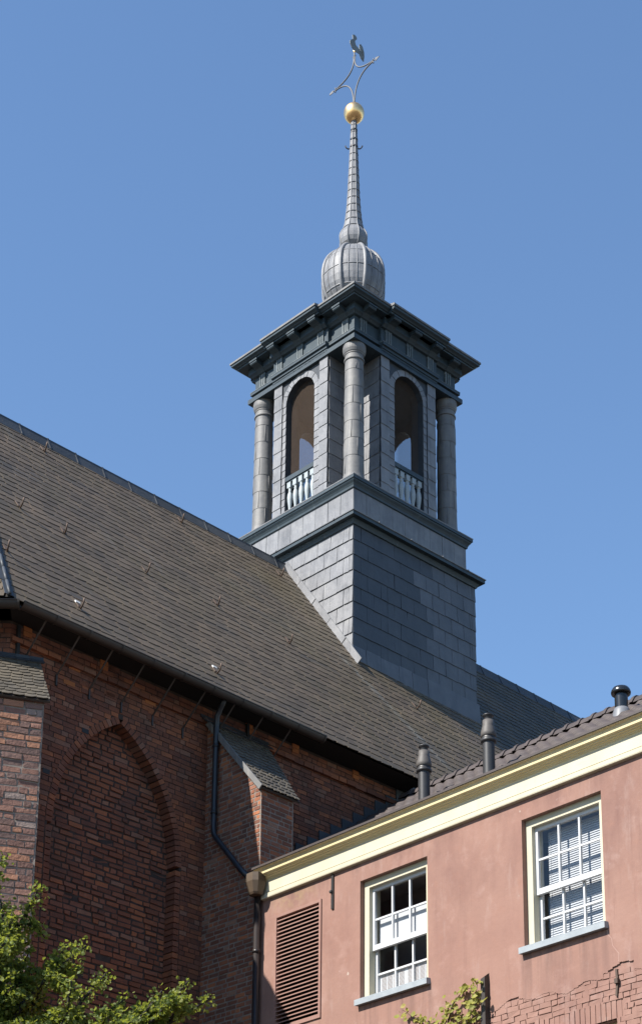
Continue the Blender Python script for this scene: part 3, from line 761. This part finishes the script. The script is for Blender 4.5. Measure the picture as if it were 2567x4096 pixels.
mb = MB(); ridges = octo(mb, big, .05)
def seam(mb, prof, z, dz=.012):
    for j in range(len(prof)-1):
        (r0, z0), (r1, z1) = prof[j], prof[j+1]
        if z0 <= z <= z1:
            r = r0+(r1-r0)*(z-z0)/(z1-z0); octo(mb, [(r+.004, z-dz), (r+.012, z-dz), (r+.010, z+dz*.4), (r, z+dz)], .05)
for z in (28.6, 29.05, 29.45): seam(mb, big, z)
for k in range(8):
    for dth in (-.14, .13):
        a = math.pi/4*k+math.pi/4+dth; pr_ = [(r*(math.cos(math.pi/8)/math.cos(dth)+.05*math.cos(dth*4))+.003, z) for r, z in big]
        mb.tube([(AX[0]+r*math.cos(a), AX[1]+r*math.sin(a), z) for r, z in pr_ if 28.25 < z < 29.75], .009, 5)
od = mb.build('onion_dome', [M['lead']], tower)
for pts in ridges:
    m2 = MB(); m2.tube([V3(p) for p in pts], [.042]*len(pts), 7); m2.build('dome_rib', [M['lead']], od)
small = [(.195, 29.86), (.235, 29.91), (.285, 29.98), (.315, 30.08), (.318, 30.17), (.305, 30.25), (.265, 30.34), (.23, 30.40), (.205, 30.52), (.185, 30.68), (.158, 30.95), (.137, 31.3), (.118, 31.78), (.100, 32.2), (.085, 32.65), (.066, 33.1), (.058, 33.35)]
mb = MB(); rd = octo(mb, small, .03, 2)
for i in range(15): seam(mb, small, 30.42+.2*i, .007)
spire = mb.build('spire', [M['lead']], tower)
for i, pts in enumerate(rd):
    m2 = MB(); m2.tube([V3(p) for p in pts], [.016 if p[2] < 30.5 else .011 for p in pts], 6); m2.build('spire_rib', [M['lead']], spire)
for z, r in ((33.08, .075), (32.82, .085), (32.62, .09)):
    m2 = MB(); m2.lathe([(r-.01, z-.025), (r+.006, z-.02), (r+.006, z+.02), (r-.01, z+.025)], AX, 12); m2.build('spire_collar', [M['iron'] if z < 32.7 else M['lead_old']], spire)
for a in (math.pi/4, math.pi*5/4, math.pi*1.75):
    m2 = MB(); u = V3((math.cos(a+math.pi/2), math.sin(a+math.pi/2), 0)); c0 = V3((AX[0], AX[1], 32.6 if a < 5 else 32.40))
    m2.tube([c0+u*.07, c0+u*.13-Z*.015, c0+u*.17+Z*.02, c0+u*.19+Z*.07], .015, 6); m2.build('climbing_hook', [M['iron']], spire)
mb = MB(); pr = [(.228*math.sin(math.pi*i/20)+.0005, 33.555-.24*math.cos(math.pi*i/20)) for i in range(21)]
mb.lathe(pr, AX, 32, caps=False); mb.build('gilded_ball', [M['gold']], tower)

# ------------------------------------------------------------------ weathervane (turns on the ball)
vane = thing('weathervane', 'weathervane with a rooster above a curved four pointed iron star', 'weathervane', TW, (AX[0], AX[1], 33.79))
mb = MB(); A = V3((AX[0], AX[1], 0)); HH = .60; zc = 34.60; zb, zt = 33.78, 35.12
def curve(p0, p1, p2, n=14): return [p0*(1-t)**2+p1*2*t*(1-t)+p2*t*t for t in [i/n for i in range(n+1)]]
for sg in (-1, 1):
    for z_end, s2 in ((zb, -1), (zt, 1)):
        p0 = A+Z*z_end+Y*sg*.016; pc = A+Z*(zc+s2*.22)+Y*sg*.045; p2 = A+Y*sg*HH+Z*(zc+s2*.016)
        pts = [p0]+curve(p0+Z*(-s2)*.12, A+Y*sg*.05+Z*(zc+s2*.06), p2-Y*sg*.06)+[p2]
        mb.tube(pts, .017, 7)
        mb.tube([p2-Y*sg*.0, p2+Y*sg*.01+Z*s2*.05], .014, 6)
    mb.tube([A+Z*zt+Y*sg*.016, A+Z*(zt+.03)+Y*sg*.05], .012, 6)
mb.tube([A+Z*(zt-.05), A+Z*35.27], .018, 8)
mb.tube([A+Y*-.68+Z*zc, A+Y*-.58+Z*zc], .012, 6); mb.tube([A+Y*.68+Z*zc, A+Y*.58+Z*zc], .012, 6)
mb.build('star_frame', [M['zinc']], vane)
for sg in (-1, 1):
    mb = MB()
    pts = [(.66, 0), (.67, .05), (.80, 0), (.67, -.05)] if sg < 0 else [(.66, .025), (.70, .045), (.79, .02), (.79, -.03), (.66, -.025)]
    mb.prism([A+Y*sg*a+Z*(zc+b)-X*.006 for a, b in pts], X*.012); mb.build('arrow_tip', [M['zinc']], vane)
mb = MB()
body = [(-.063, 35.686), (-.05, 35.58), (-.13, 35.49), (-.145, 35.45), (-.133, 35.40), (-.085, 35.333), (-.03, 35.285), (.02, 35.27), (.10, 35.29), (.145, 35.29), (.16, 35.42), (.10, 35.443), (.06, 35.455), (.033, 35.484), (.017, 35.543), (.035, 35.60), (.072, 35.64), (.07, 35.69), (.04, 35.72), (-.01, 35.725)]
mb.prism([A+X*a+Z*(b+.02)-Y*.008 for a, b in body], Y*.016)
mb.build('rooster', [M['rooster']], vane)
mb = MB(); tail = [(.14, 35.31), (.20, 35.20), (.29, 35.16), (.315, 35.30), (.31, 35.43), (.26, 35.56), (.20, 35.60), (.15, 35.55), (.155, 35.42)]
mb.prism([A+X*a+Z*(b+.02)-Y*.005 for a, b in tail], Y*.010)
for i in range(6):
    a = i/5; mb.tube([A+X*(.16+.02*a)+Z*(35.52-.2*a), A+X*(.30-.0*a)+Z*(35.46-.26*a)], .011, 5)
mb.build('rooster_tail', [M['rooster']], vane)
mb = MB(); mb.lathe([(.001, 35.24), (.024, 35.255), (.028, 35.28), (.022, 35.31), (.001, 35.325)], AX, 10); mb.build('gilt_knob', [M['gold']], vane)

# ------------------------------------------------------------------ pink house
house = thing('pink_house', 'pink plastered house with cream cornice and white sash windows', 'house', HO, (0, 0, 0))
wins = [(2.01, 3.285), (4.94, 6.22)]; WZ0, WZ1 = 9.45, 11.168
LV = (.28, 1.235, 9.40, 11.11); LW = (5.15, 6.33, 6.4, 8.255)
HX0, HX1 = -.14, 13.0
mb = MB()
xs = sorted([HX0, LV[0], LV[1], wins[0][0], wins[0][1], 3.95, wins[1][0], LW[0], wins[1][1], LW[1], HX1])
zs = [0, 4, LW[2], LW[3], 8.60, 8.98, LV[2], WZ0, LV[3], WZ1, 11.8]
def hole(x, z):
    if LV[0] < x < LV[1] and LV[2] < z < LV[3]: return True
    if any(a < x < b for a, b in wins) and WZ0 < z < WZ1: return True
    return LW[0] < x < LW[1] and LW[2] < z < LW[3]
for a, b in zip(xs[:-1], xs[1:]):
    for z0, z1 in zip(zs[:-1], zs[1:]):
        if hole((a+b)/2, (z0+z1)/2): continue
        low = a >= 3.95 and z1 < 9.0
        y0 = .018 if low else 0
        mb.box(a, b, y0, .3, z0, z1)
# ragged lower edge of the plaster and painted bricks under it
x = 3.95
edge = lambda x: 8.70+.10*min(1, (x-3.9)/.9)+.045*math.sin(x*3.1)+.03*math.sin(x*11)+(.05 if 6.15 < x < 6.6 else 0)-(.05 if x > 6.6 else 0)
while x < HX1:
    b = min(x+.035, HX1); e0 = edge(x)+random.uniform(-.008, .008)
    mb.prism([(x, .0, e0), (b, .0, e0+random.uniform(-.006, .006)), (b, 0, 8.98), (x, 0, 8.98)], (0, .010, 0)); x = b
def hb(z):
    if z < LW[3]+.0: return [(3.95, LW[0]), (LW[1], HX1)]
    if z < LW[3]+.26: return [(3.95, LW[0]-.1), (LW[1]+.1, HX1)]
    return [(3.95, HX1)]
bricks(mb, V3((0, .02, 0)), X, -Y, 7.4, 8.86, .072, hb, .20, gap=.008, proud=(.011, .018), jit=.008)
for i in range(17):   # flat arch of upright bricks over the lower window
    x = LW[0]-.08+i*.079; d = random.uniform(.0, .012)
    mb.hexa([(x+random.uniform(-.004, .004), (.014-d), LW[3]), (x+.067, (.014-d), LW[3]), (x+.067, .05, LW[3]), (x, .05, LW[3]),
             (x, (.014-d), LW[3]+.24), (x+.067+random.uniform(-.004, .004), (.014-d), LW[3]+.24), (x+.067, .05, LW[3]+.24), (x, .05, LW[3]+.24)])
mb.box(HX0, HX0+.3, .3, 8.3, 0, 11.8, 0); mb.box(HX1-.3, HX1, .3, 8.3, 0, 11.8, 0); mb.box(HX0, HX1, 8.3, 8.6, 0, 11.8, 0)
for path in ([(6.235, 9.37), (6.25, 9.30), (6.30, 9.24), (6.31, 9.15), (6.36, 9.08), (6.40, 9.03), (6.39, 8.93)],):   # filled hairline crack
    for (xa, za), (xb, zb) in zip(path[:-1], path[1:]): mb.hexa([(xa-.006, -.0015, za), (xa+.006, -.0015, za), (xa+.006, .01, za), (xa-.006, .01, za), (xb-.006, -.0015, zb), (xb+.006, -.0015, zb), (xb+.006, .01, zb), (xb-.006, .01, zb)], 1)
fw = mb.build('facade_wall', [M['plaster'], M['filler']], house)
mb = MB(); mb.box(HX0+.35, HX1-.35, 1.3, 1.35, 6, 11.6); mb.box(HX0+.35, HX1-.35, .31, 2.2, 9.05, 9.1); mb.box(HX0+.35, HX1-.35, .31, 2.2, 11.45, 11.5)
mb.build('room_interior', [M['room']], house)
# cornice
mb = MB()
pro = [(0.0, 11.425), (-.055, 11.43), (-.06, 11.445), (-.06, 11.497), (-.03, 11.502), (-.03, 11.516), (-.036, 11.52), (-.036, 11.70), (.02, 11.70), (.02, 11.425)]
mb.prism([(.0, y, z) for y, z in pro], (HX1, 0, 0), 0)
cro = [(.02, 11.69), (-.038, 11.69), (-.042, 11.712), (-.055, 11.716), (-.058, 11.728), (-.085, 11.736), (-.088, 11.748), (-.113, 11.752), (-.116, 11.764), (-.138, 11.768), (-.146, 11.776), (-.147, 11.795), (-.146, 11.81), (-.150, 11.828), (-.162, 11.845), (-.182, 11.852), (-.186, 11.856), (-.186, 11.878), (.28, 11.88), (.28, 11.69)]
mb.prism([(-.03, y, z) for y, z in cro], (HX1+.03, 0, 0), 1)
cor = mb.build('cornice', [M['cream'], M['cream2']], house)
mb = MB(); mb.box(-.05, HX1, -.203, -.183, 11.862, 11.894); mb.box(-.05, HX1, -.183, .28, 11.882, 11.892)
mb.build('gutter_lining', [M['tile']], cor)
# roof with pantiles and ridge tiles
ZR = lambda y: 11.66+.72*y
mb = MB()
for (ya, yb) in ((.26, 4.25),):
    n = 17; ln = (yb-ya)/n
    for r in range(n):
        y0, y1 = ya+ln*r, ya+ln*(r+1)+.05
        nx = int((HX1-HX0+1.3)/.055)
        vs_ = []; xx0 = HX0-1.24 if True else 0
        for i in range(nx+1):
            x = xx0+.055*i; wv = .024*math.sin(2*math.pi*x/.22)+.008*math.sin(4*math.pi*x/.22)
            for (yy, up_) in ((y0, .07), (y1, .012)):
                vs_.append((x, yy, ZR(yy)+wv+up_))
            vs_.append((x, y0+.003, ZR(y0)+wv+.018))
        k = 3
        fs = [(i*k, (i+1)*k, (i+1)*k+1, i*k+1) for i in range(nx)]+[(i*k+2, (i+1)*k+2, (i+1)*k, i*k) for i in range(nx)]
        mb.add(vs_, fs, 0, True)
mb.add([(HX0-1.24, .26, ZR(.26)-.01), (HX1, .26, ZR(.26)-.01), (HX1, 4.25, ZR(4.25)-.01), (HX0-1.24, 4.25, ZR(4.25)-.01)], [(0, 1, 2, 3)], 1)
mb.add([(HX0-1.24, 4.25, ZR(4.25)-.01), (HX1, 4.25, ZR(4.25)-.01), (HX1, 8.6, ZR(.1)), (HX0-1.24, 8.6, ZR(.1))], [(0, 1, 2, 3)], 1)
mb.add([(HX1-.1, .26, 11.7), (HX1-.1, 8.6, 11.7), (HX1-.1, 4.25, ZR(4.25))], [(0, 1, 2)], 1)
hr = mb.build('house_roof', [M['tile'], M['under']], house)
mb = MB(); x = HX0-1.24; pr = [(-.155, -.075), (-.10, .015), (-.055, .055), (0, .068), (.055, .055), (.10, .015), (.155, -.075)]
while x < HX1:
    for x0, x1, s in ((x, x+.255, 1.0), (x+.225, x+.285, 1.16)):
        d = random.uniform(-.004, .004)
        vs_ = [(xx, 4.25+p*s, ZR(4.25)+.06+q*s+d+(.012 if s > 1 else 0)) for xx in (x0, x1) for p, q in pr]; k = len(pr)
        mb.add(vs_, [(i, i+1, k+i+1, k+i) for i in range(k-1)]+[tuple(range(k))[::-1], tuple(range(k, 2*k))])
    x += .262
mb.build('ridge_tiles', [M['tile']], hr)

# windows
def window(x0, x1, kind):
    z0, z1 = WZ0, WZ1; fwid = .097
    mb = MB()
    for a, b, c, d in ((x0, x0+fwid, z0, z1), (x1-fwid, x1, z0, z1), (x0+fwid, x1-fwid, z1-.10, z1), (x0+fwid, x1-fwid, z0, z0+.02)):
        mb.box(a, b, .078, .29, c, d)
    wn = mb.build('window', [M['cream']], house)
    wn['label'] = 'sash window with white venetian blind' if kind else 'sash window with white boards and louvred grilles'
    mb = MB(); mb.hexa([(x0-.035, -.075, z0-.075), (x1+.04, -.075, z0-.075), (x1+.04, .1, z0-.06), (x0-.035, .1, z0-.06), (x0-.035, -.075, z0+.005), (x1+.04, -.075, z0+.005), (x1+.04, .1, z0+.024), (x0-.035, .1, z0+.024)])
    mb.build('sill', [M['sill']], wn)
    ix0, ix1 = x0+fwid, x1-fwid; zm = 10.20
    for (nm, zb, zt, y, br, tr) in (('upper_sash', zm-.035, z1-.10, .138, .075, .05), ('lower_sash', z0+.02, zm+.035, .192, .06, .045)):
        mb = MB(); st = .045; yd = y+.042
        mb.box(ix0, ix0+st, y, yd, zb, zt); mb.box(ix1-st, ix1, y, yd, zb, zt)
        mb.box(ix0+st, ix1-st, y-.003, yd, zb, zb+br); mb.box(ix0+st, ix1-st, y+.002, yd, zt-tr, zt)
        gx0, gx1, gz0, gz1 = ix0+st, ix1-st, zb+br, zt-tr; m = .026
        for i in (1, 2):
            c = gx0+(gx1-gx0)*i/3; mb.box(c-m/2, c+m/2, y+.006, yd-.002, gz0, gz1)
        c = (gz0+gz1)/2
        if not kind: c = gz0+(gz1-gz0)*(.47 if nm == 'upper_sash' else .46)
        for i in range(3):
            a = gx0+(gx1-gx0)*i/3+(m/2 if i else 0); b = gx0+(gx1-gx0)*(i+1)/3-(m/2 if i < 2 else 0)
            mb.box(a, b, y+.009, yd-.004, c-m/2, c+m/2)
        mb.build(nm, [M['white']], wn)
        mb = MB(); mb.add([(gx0, y+.026, gz0), (gx1, y+.026, gz0), (gx1, y+.026, gz1), (gx0, y+.026, gz1)], [(0, 1, 2, 3)])
        mb.build('pane', [M['glass']], wn)
        if not kind:
            if nm == 'upper_sash':
                mb = MB(); mb.box(gx0-.005, gx1+.005, y+.095, y+.105, gz0-.03, c+.02); mb.build('white_board', [M['white']], wn)
            else:
                mb = MB(); yb = y+.045; mb.box(gx0-.004, gx1+.004, yb, yb+.012, gz0-.01, c+.012)
                for hx in (0, 1):
                    bx = gx0+.03+hx*(gx1-gx0)*.5
                    wcol = ((gx1-gx0)*.5-.05)/4
                    for cc in range(4):
                        zz_ = gz0+.025
                        while zz_ < c-.03:
                            mb.box(bx+cc*wcol+.006, bx+(cc+1)*wcol-.012, yb-.0025, yb+.002, zz_, zz_+.006, 1); zz_ += .0175
                mb.build('louvred_grille', [M['white'], M['slot']], wn)
    if kind:
        mb = MB(); z = z0+.03; tl_ = .014
        while z < z1-.16:
            mb.hexa([(ix0+.075, .300, z), (ix1-.02, .300, z), (ix1-.02, .313, z+.031), (ix0+.075, .313, z+.031), (ix0+.075, .299, z+.001), (ix1-.02, .299, z+.001), (ix1-.02, .312, z+.032), (ix0+.075, .312, z+.032)]); z += .0305
        for x in (ix0+.11, (ix0+ix1)/2+.06, ix1-.06): mb.box(x, x+.004, .296, .299, z0+.03, z1-.15)
        mb.build('venetian_blind', [M['blind']], wn)
window(*wins[0], 0); window(*wins[1], 1)
# lower window, only its head shows
mb = MB(); mb.box(LW[0], LW[0]+.1, .14, .28, LW[2], LW[3]); mb.box(LW[1]-.1, LW[1], .14, .28, LW[2], LW[3]); mb.box(LW[0]+.1, LW[1]-.1, .14, .28, LW[3]-.1, LW[3])
mb.box(LW[0]+.1, LW[1]-.1, .2, .24, LW[2], LW[3]-.1, 1)
mb.build('lower_window', [M['cream2'], M['room']], house)['label'] = 'window head under the bare bricks at the bottom edge'
# louvre
mb = MB(); a, b, z0, z1 = LV; f = .032
mb.box(a-.01, a+f, -.022, .12, z0-.01, z1+.01); mb.box(b-f, b+.01, -.022, .12, z0-.01, z1+.01); mb.box(a+f, b-f, -.022, .12, z1-f, z1+.01); mb.box(a+f, b-f, -.022, .12, z0-.01, z0+f)
mb.box(a, b, .16, .18, z0, z1, 1)
n = 28; ph = (z1-z0-2*f)/n
for i in range(n):
    z = z0+f+i*ph
    mb.hexa([(a+f, -.012, z+.002), (b-f, -.012, z+.002), (b-f, .08, z+.05), (a+f, .08, z+.05), (a+f, -.012, z+.019), (b-f, -.012, z+.019), (b-f, .08, z+.062), (a+f, .08, z+.062)])
mb.build('louvre', [M['pinkwood'], M['dark']], house)

# ------------------------------------------------------------------ rainwater pipes
pp = thing('house_downpipe', 'dark brown downpipe with a square hopper at the pink house corner', 'downpipe', HO, (-.04, -.09, 0))
mb = MB(); mb.tube([(-.04, -.085, 0), (-.04, -.085, 11.5)], .05, 14)
for z in (10.62, 9.2, 8.0): mb.lathe([(.05, z), (.06, z), (.06, z+.05), (.05, z+.05)], (-.04, -.085), 14)
mb.build('pipe', [M['dpipe']], pp)
mb = MB()
def octr(r, z, c=(.0, -.15)): return [(c[0]+r*sx, c[1]+r*sy, z) for sx, sy in ((-.55, -1), (.55, -1), (1, -.55), (1, .5), (-1, .5), (-1, -.55))]
lv = [octr(.085, 11.47), octr(.10, 11.50), octr(.135, 11.66), octr(.13, 11.74), octr(.125, 11.79)]
vs_ = [p for l in lv for p in l]; mb.add(vs_, [(j*6+i, j*6+(i+1) % 6, (j+1)*6+(i+1) % 6, (j+1)*6+i) for j in range(4) for i in range(6)]+[tuple(range(6))[::-1], tuple(range(24, 30))])
mb.build('hopper', [M['hopper']], pp)
dp = thing('church_downpipe', 'blue black downpipe bending across the brick buttress from the gutter', 'downpipe', CH, (-.1, -.3, 11.9))
mb = MB(); mb.tube([(-.12, -.50, 14.93), (-.10, -.42, 14.86), (-.09, -.31, 14.72), (-.09, -.30, 14.5), (-.09, -.30, 12.86), (-.09, -.32, 12.76), (-.09, -.36, 12.70), (-.09, -.93, 12.03), (-.09, -1.10, 11.86)], .043, 12)
mb.build('pipe', [M['bpipe']], dp)
for z in (14.2, 13.1):
    mb = MB(); mb.lathe([(.043, z), (.053, z), (.053, z+.045), (.043, z+.045)], (-.09, -.30), 12); mb.build('pipe_collar', [M['bpipe']], dp)

# ------------------------------------------------------------------ flues on the house roof
def flue(x, y, zb, zt, label):
    t = thing('flue_pipe', label, 'flue', HO, (x, y, zb), 'grey flues on the house roof')
    H = zt-zb-.0; c = (x, y); mb = MB()
    z = lambda f: zb+(zt-zb)*f
    mb.lathe([(.092, zb-.5), (.092, z(.50))], c, 20); mb.build('shaft', [M['flue']], t)
    mb = MB(); mb.lathe([(.092, z(.48)), (.118, z(.49)), (.122, z(.53)), (.10, z(.545)), (.105, z(.60))], c, 20); mb.build('collar', [M['flue']], t)
    mb = MB(); mb.lathe([(.108, z(.585)), (.120, z(.60)), (.116, z(.66)), (.100, z(.74)), (.088, z(.79)), (.085, z(.885)), (.066, z(.893))], c, 20); mb.build('hood', [M['flue2']], t)
    mb = MB(); mb.lathe([(.060, z(.885)), (.060, z(.955)), (.086, z(.97)), (.086, z(.985)), (.06, z(1.0))], c, 20); mb.build('cap', [M['flue']], t)
flue(.80, 2.5, 13.55, 14.43, 'grey flue with a ribbed hood, lower left one beside the cornice')
flue(2.145, 2.5, 13.58, 14.48, 'grey flue with a ribbed hood standing before the shaded slates')
t = thing('vent_pipe', 'short glossy black vent pipe with mushroom cap near the right edge', 'vent pipe', HO, (3.87, 3.5, 14.15))
mb = MB(); mb.lathe([(.098, 14.1), (.098, 14.58)], (3.87, 3.5), 22); mb.build('shaft', [M['vent']], t)
mb = MB(); mb.lathe([(.105, 14.545), (.142, 14.535), (.148, 14.56), (.138, 14.60), (.115, 14.635), (.07, 14.65), (.01, 14.652)], (3.87, 3.5), 22); mb.build('cap', [M['vent']], t)
mb = MB(); mb.lathe([(.15, 14.12), (.125, 14.25), (.108, 14.30), (.100, 14.305)], (3.87, 3.5), 22); mb.build('collar', [M['collar']], t)

# ------------------------------------------------------------------ wall irons
def single(name, mb, mats, frame, org, label, cat, group=None):
    org = V3(org); o = MB(); o.__dict__ = mb.__dict__; mb.v = [(p[0]-org.x, p[1]-org.y, p[2]-org.z) for p in mb.v]
    ob = mb.build(name, mats); ob.location = cw(frame, *org); ob.rotation_euler = (0, 0, frame[1])
    return tag(ob, label, cat, group)
mb = MB(); mb.box(1.448, 1.492, -.022, .01, 10.905, 11.415); mb.lathe([(.02, 11.14), (.028, 11.16), (.02, 11.18)], (1.455, -.03), 8)
single('wall_anchor', mb, [M['iron']], HO, (1.47, 0, 11.15), 'flat black iron wall anchor under the cream cornice', 'wall anchor', 'iron wall anchors')
mb = MB(); mb.prism([(6.375, -.02, 8.84), (6.345, -.02, 8.84), (6.355, -.02, 8.69), (6.335, -.02, 8.52), (6.36, -.02, 8.5), (6.385, -.02, 8.69)], (0, .04, 0)); mb.box(6.345, 6.395, -.045, .0, 8.66, 8.72)
single('wall_anchor', mb, [M['rust']], HO, (6.36, 0, 8.67), 'rusty tapered wall anchor with a boss on the bare painted bricks', 'wall anchor', 'iron wall anchors')
mb = MB(); mb.box(-3.655, -3.605, -.055, .0, 14.30, 14.98)
single('wall_anchor', mb, [M['iron']], CH, (-3.63, 0, 14.6), 'black iron wall anchor under the gutter above the left buttress', 'wall anchor', 'iron wall anchors')
mb = MB(); mb.box(.78, .825, -.055, .0, 14.72, 15.0)
single('wall_anchor', mb, [M['iron']], CH, (.8, 0, 14.85), 'short black wall anchor in the shade over the lit buttress', 'wall anchor', 'iron wall anchors')
mb = MB(); mb.hexa([(4.275, -.085, 7.0), (4.345, -.085, 7.0), (4.345, .02, 7.0), (4.275, .02, 7.0), (4.275, -.085, 9.20), (4.345, -.085, 9.22), (4.345, .02, 9.30), (4.275, .02, 9.26)])
single('steel_post', mb, [M['gutter']], HO, (4.31, 0, 7.0), 'dark steel post with slanted top fixed on the pink wall', 'post')

# ------------------------------------------------------------------ plants
def leaf(mb, p, s, n=None):
    d = V3((random.gauss(0, 1), random.gauss(0, 1), random.gauss(0, .7))).normalized()
    nn = n or V3((random.gauss(0, .8), random.gauss(0, .8), random.gauss(.5, .8))).normalized()
    a = d.cross(nn); a = a.normalized() if a.length > 1e-3 else X; d = nn.cross(a)
    s *= random.uniform(.65, 1.3); w = s*.42
    m = p+d*s*.5-nn*s*.10
    mb.add([p, p+d*s*.35+a*w+nn*s*.05, p+d*s*.75+a*w*.7, p+d*s, p+d*s*.75-a*w*.7, p+d*s*.35-a*w+nn*s*.05, m], [(0, 1, 6), (1, 2, 6), (2, 3, 6), (3, 4, 6), (4, 5, 6), (5, 0, 6)])
tree = thing('leafy_tree', 'small leafy green tree in front of the church wall at the lower left', 'tree', ((-3.9, 17.2), 0), (0, 0, 0))
tr = MB(); cw_ = MB()
B0 = V3((0, 0, 0))
tr.tube([(0, 0, 0), (.06, .03, 2), (-.03, .05, 3.8), (.1, 0, 5.0), (.2, 0, 6.2)], [.2, .17, .14, .11, .07], 10)
# branch tips relative to the trunk foot (x right, y away, z up)
prim = [((.2, 0, 5.2), (.45, .05, 8.62)), ((.2, 0, 5.2), (.62, .25, 8.2)), ((.2, 0, 5.2), (.40, -.2, 8.25)), ((.2, 0, 5.0), (.68, -.1, 8.50)), ((.2, 0, 5.2), (1.03, .1, 8.22)), ((.2, 0, 5.2), (.85, -.3, 7.9)), ((.15, 0, 4.8), (1.28, .2, 7.72)), ((.15, 0, 4.8), (1.52, .0, 7.66)), ((.1, 0, 4.6), (1.72, -.1, 7.34)), ((.1, 0, 4.5), (1.9, .1, 7.16)), ((.1, 0, 4.4), (2.25, .1, 7.22)),
        ((.1, 0, 4.3), (2.50, -.1, 7.27)), ((.1, 0, 4.3), (2.72, .1, 7.16)), ((.1, 0, 4.2), (2.5, .2, 6.75)), ((.1, 0, 4.2), (2.1, -.3, 6.85)), ((.1, 0, 4.2), (1.8, .3, 6.75)), ((.1, 0, 4.6), (.9, -.7, 7.45)), ((.1, 0, 4.6), (.6, .6, 7.9)), ((.1, 0, 4.6), (1.1, .5, 7.5)), ((.1, 0, 4.6), (.75, -.1, 7.35)),
        ((.1, 0, 4.6), (1.2, .6, 7.2)), ((.1, 0, 4.6), (1.45, -.5, 7.15)), ((.1, 0, 4.6), (1.3, 0, 6.9)), ((.1, 0, 4.7), (0.3, -.4, 7.9)), ((.1, 0, 4.7), (-.4, .2, 8.3)), ((.1, 0, 4.5), (-1.1, -.4, 7.6)), ((.1, 0, 4.5), (-1.4, .5, 6.9)), ((.1, 0, 4.4), (-.6, 1.0, 7.2)), ((.1, 0, 4.4), (-.4, -1.1, 7.0)), ((.1, 0, 4.2), (.8, -1.0, 6.7)), ((.1, 0, 4.2), (1.0, .9, 6.7)), ((.1, 0, 4.2), (-1.2, .9, 6.2))]
random.seed(5)
def branch(a, b, r, lev, dens):
    a, b = V3(a), V3(b); n = 7; pts = []
    L = (b-a).length; sag = V3((random.gauss(0, .08), random.gauss(0, .08), .10))*L
    for i in range(n+1):
        t = i/n; pts.append(a.lerp(b, t)+sag*math.sin(math.pi*t)*.8+V3((random.gauss(0, .02), random.gauss(0, .02), random.gauss(0, .02)))*L*.3)
    tr.tube(pts, [r*(1-.85*i/n)+.003 for i in range(n+1)], 6)
    return pts
def foliage(pts, t0, rad, num, size):
    n = len(pts)-1
    for _ in range(num):
        t = (t0+(1-t0)*random.random()**.8)*n; i = min(int(t), n-1); p = pts[i].lerp(pts[i+1], t-i)
        rr = rad*(1.15-.75*t/n)
        cw_.v and None
        leaf(cw_, p+V3((random.gauss(0, rr), random.gauss(0, rr), random.gauss(0, rr*.8))), size)
for a, b in prim:
    pts = branch(a, b, .05, 0, 1)
    foliage(pts, .5, .10, 330, .044)
    for k in range(9):
        t = random.uniform(.4, .97); i = min(int(t*7), 6); p = pts[i]
        d = V3((random.gauss(0, 1), random.gauss(0, 1), random.gauss(.15, .6))).normalized()*random.uniform(.22, .55)*(1.25-.5*t)
        q = branch(p, p+d, .012, 1, 1); foliage(q, .2, .07, 105, .044)
        for k2 in range(2):
            d2 = V3((random.gauss(0, 1), random.gauss(0, 1), random.gauss(.2, .6))).normalized()*random.uniform(.12, .25)
            q2 = branch(q[4], q[4]+d2, .006, 2, 1); foliage(q2, .2, .05, 46, .042)
tr.build('trunk', [M['bark']], tree); cw_.build('crown', [M['leaf']], tree)
vine = thing('climbing_vine', 'yellow green climbing vine on the pink wall by the steel post', 'vine', HO, (3.7, -.1, 7.5))
sm, lf = MB(), MB(); random.seed(8)
paths = [[(3.72, 7.6), (3.70, 8.3), (3.64, 8.62), (3.68, 8.9), (3.72, 9.02)], [(3.70, 8.45), (3.52, 8.74), (3.3, 8.86), (3.08, 8.98), (2.93, 9.10)], [(3.68, 8.75), (3.8, 8.98), (3.92, 9.08), (4.06, 9.11), (4.12, 9.12)],
         [(3.74, 8.1), (3.95, 8.5), (4.05, 8.75), (4.1, 8.95), (4.2, 9.05), (4.3, 9.18)], [(4.04, 8.72), (4.14, 8.82), (4.26, 8.86), (4.33, 8.96)], [(3.72, 8.4), (3.82, 8.62), (3.9, 8.78), (3.95, 8.9)], [(3.66, 8.2), (3.5, 8.45), (3.3, 8.62), (3.1, 8.68)], [(3.85, 8.3), (4.0, 8.6), (4.12, 8.7), (4.2, 8.75)]]
for k, p in enumerate(paths):
    pts = [V3((x+random.gauss(0, .012), -.06-.05*random.random()-(.06 if x > 4.2 else 0), z)) for x, z in p]
    sm.tube(pts, [.010*(1-.7*i/(len(pts)-1)) for i in range(len(pts))], 6)
    n = len(pts)-1
    for _ in range({0: 62, 1: 46, 2: 38, 3: 48, 4: 22, 5: 28}.get(k, 26)):
        t = random.uniform(.15, 1)*n; i = min(int(t), n-1); q = pts[i].lerp(pts[i+1], t-i)
        sp_ = .04 if k else .055
        leaf(lf, q+V3((random.gauss(0, sp_), random.uniform(-.06, .03), random.gauss(0, sp_))), .072, V3((random.gauss(0, .5), -1, random.gauss(.5, .5))).normalized())
sm.build('stems', [M['stem']], vine); lf.build('leaves', [M['vine']], vine)
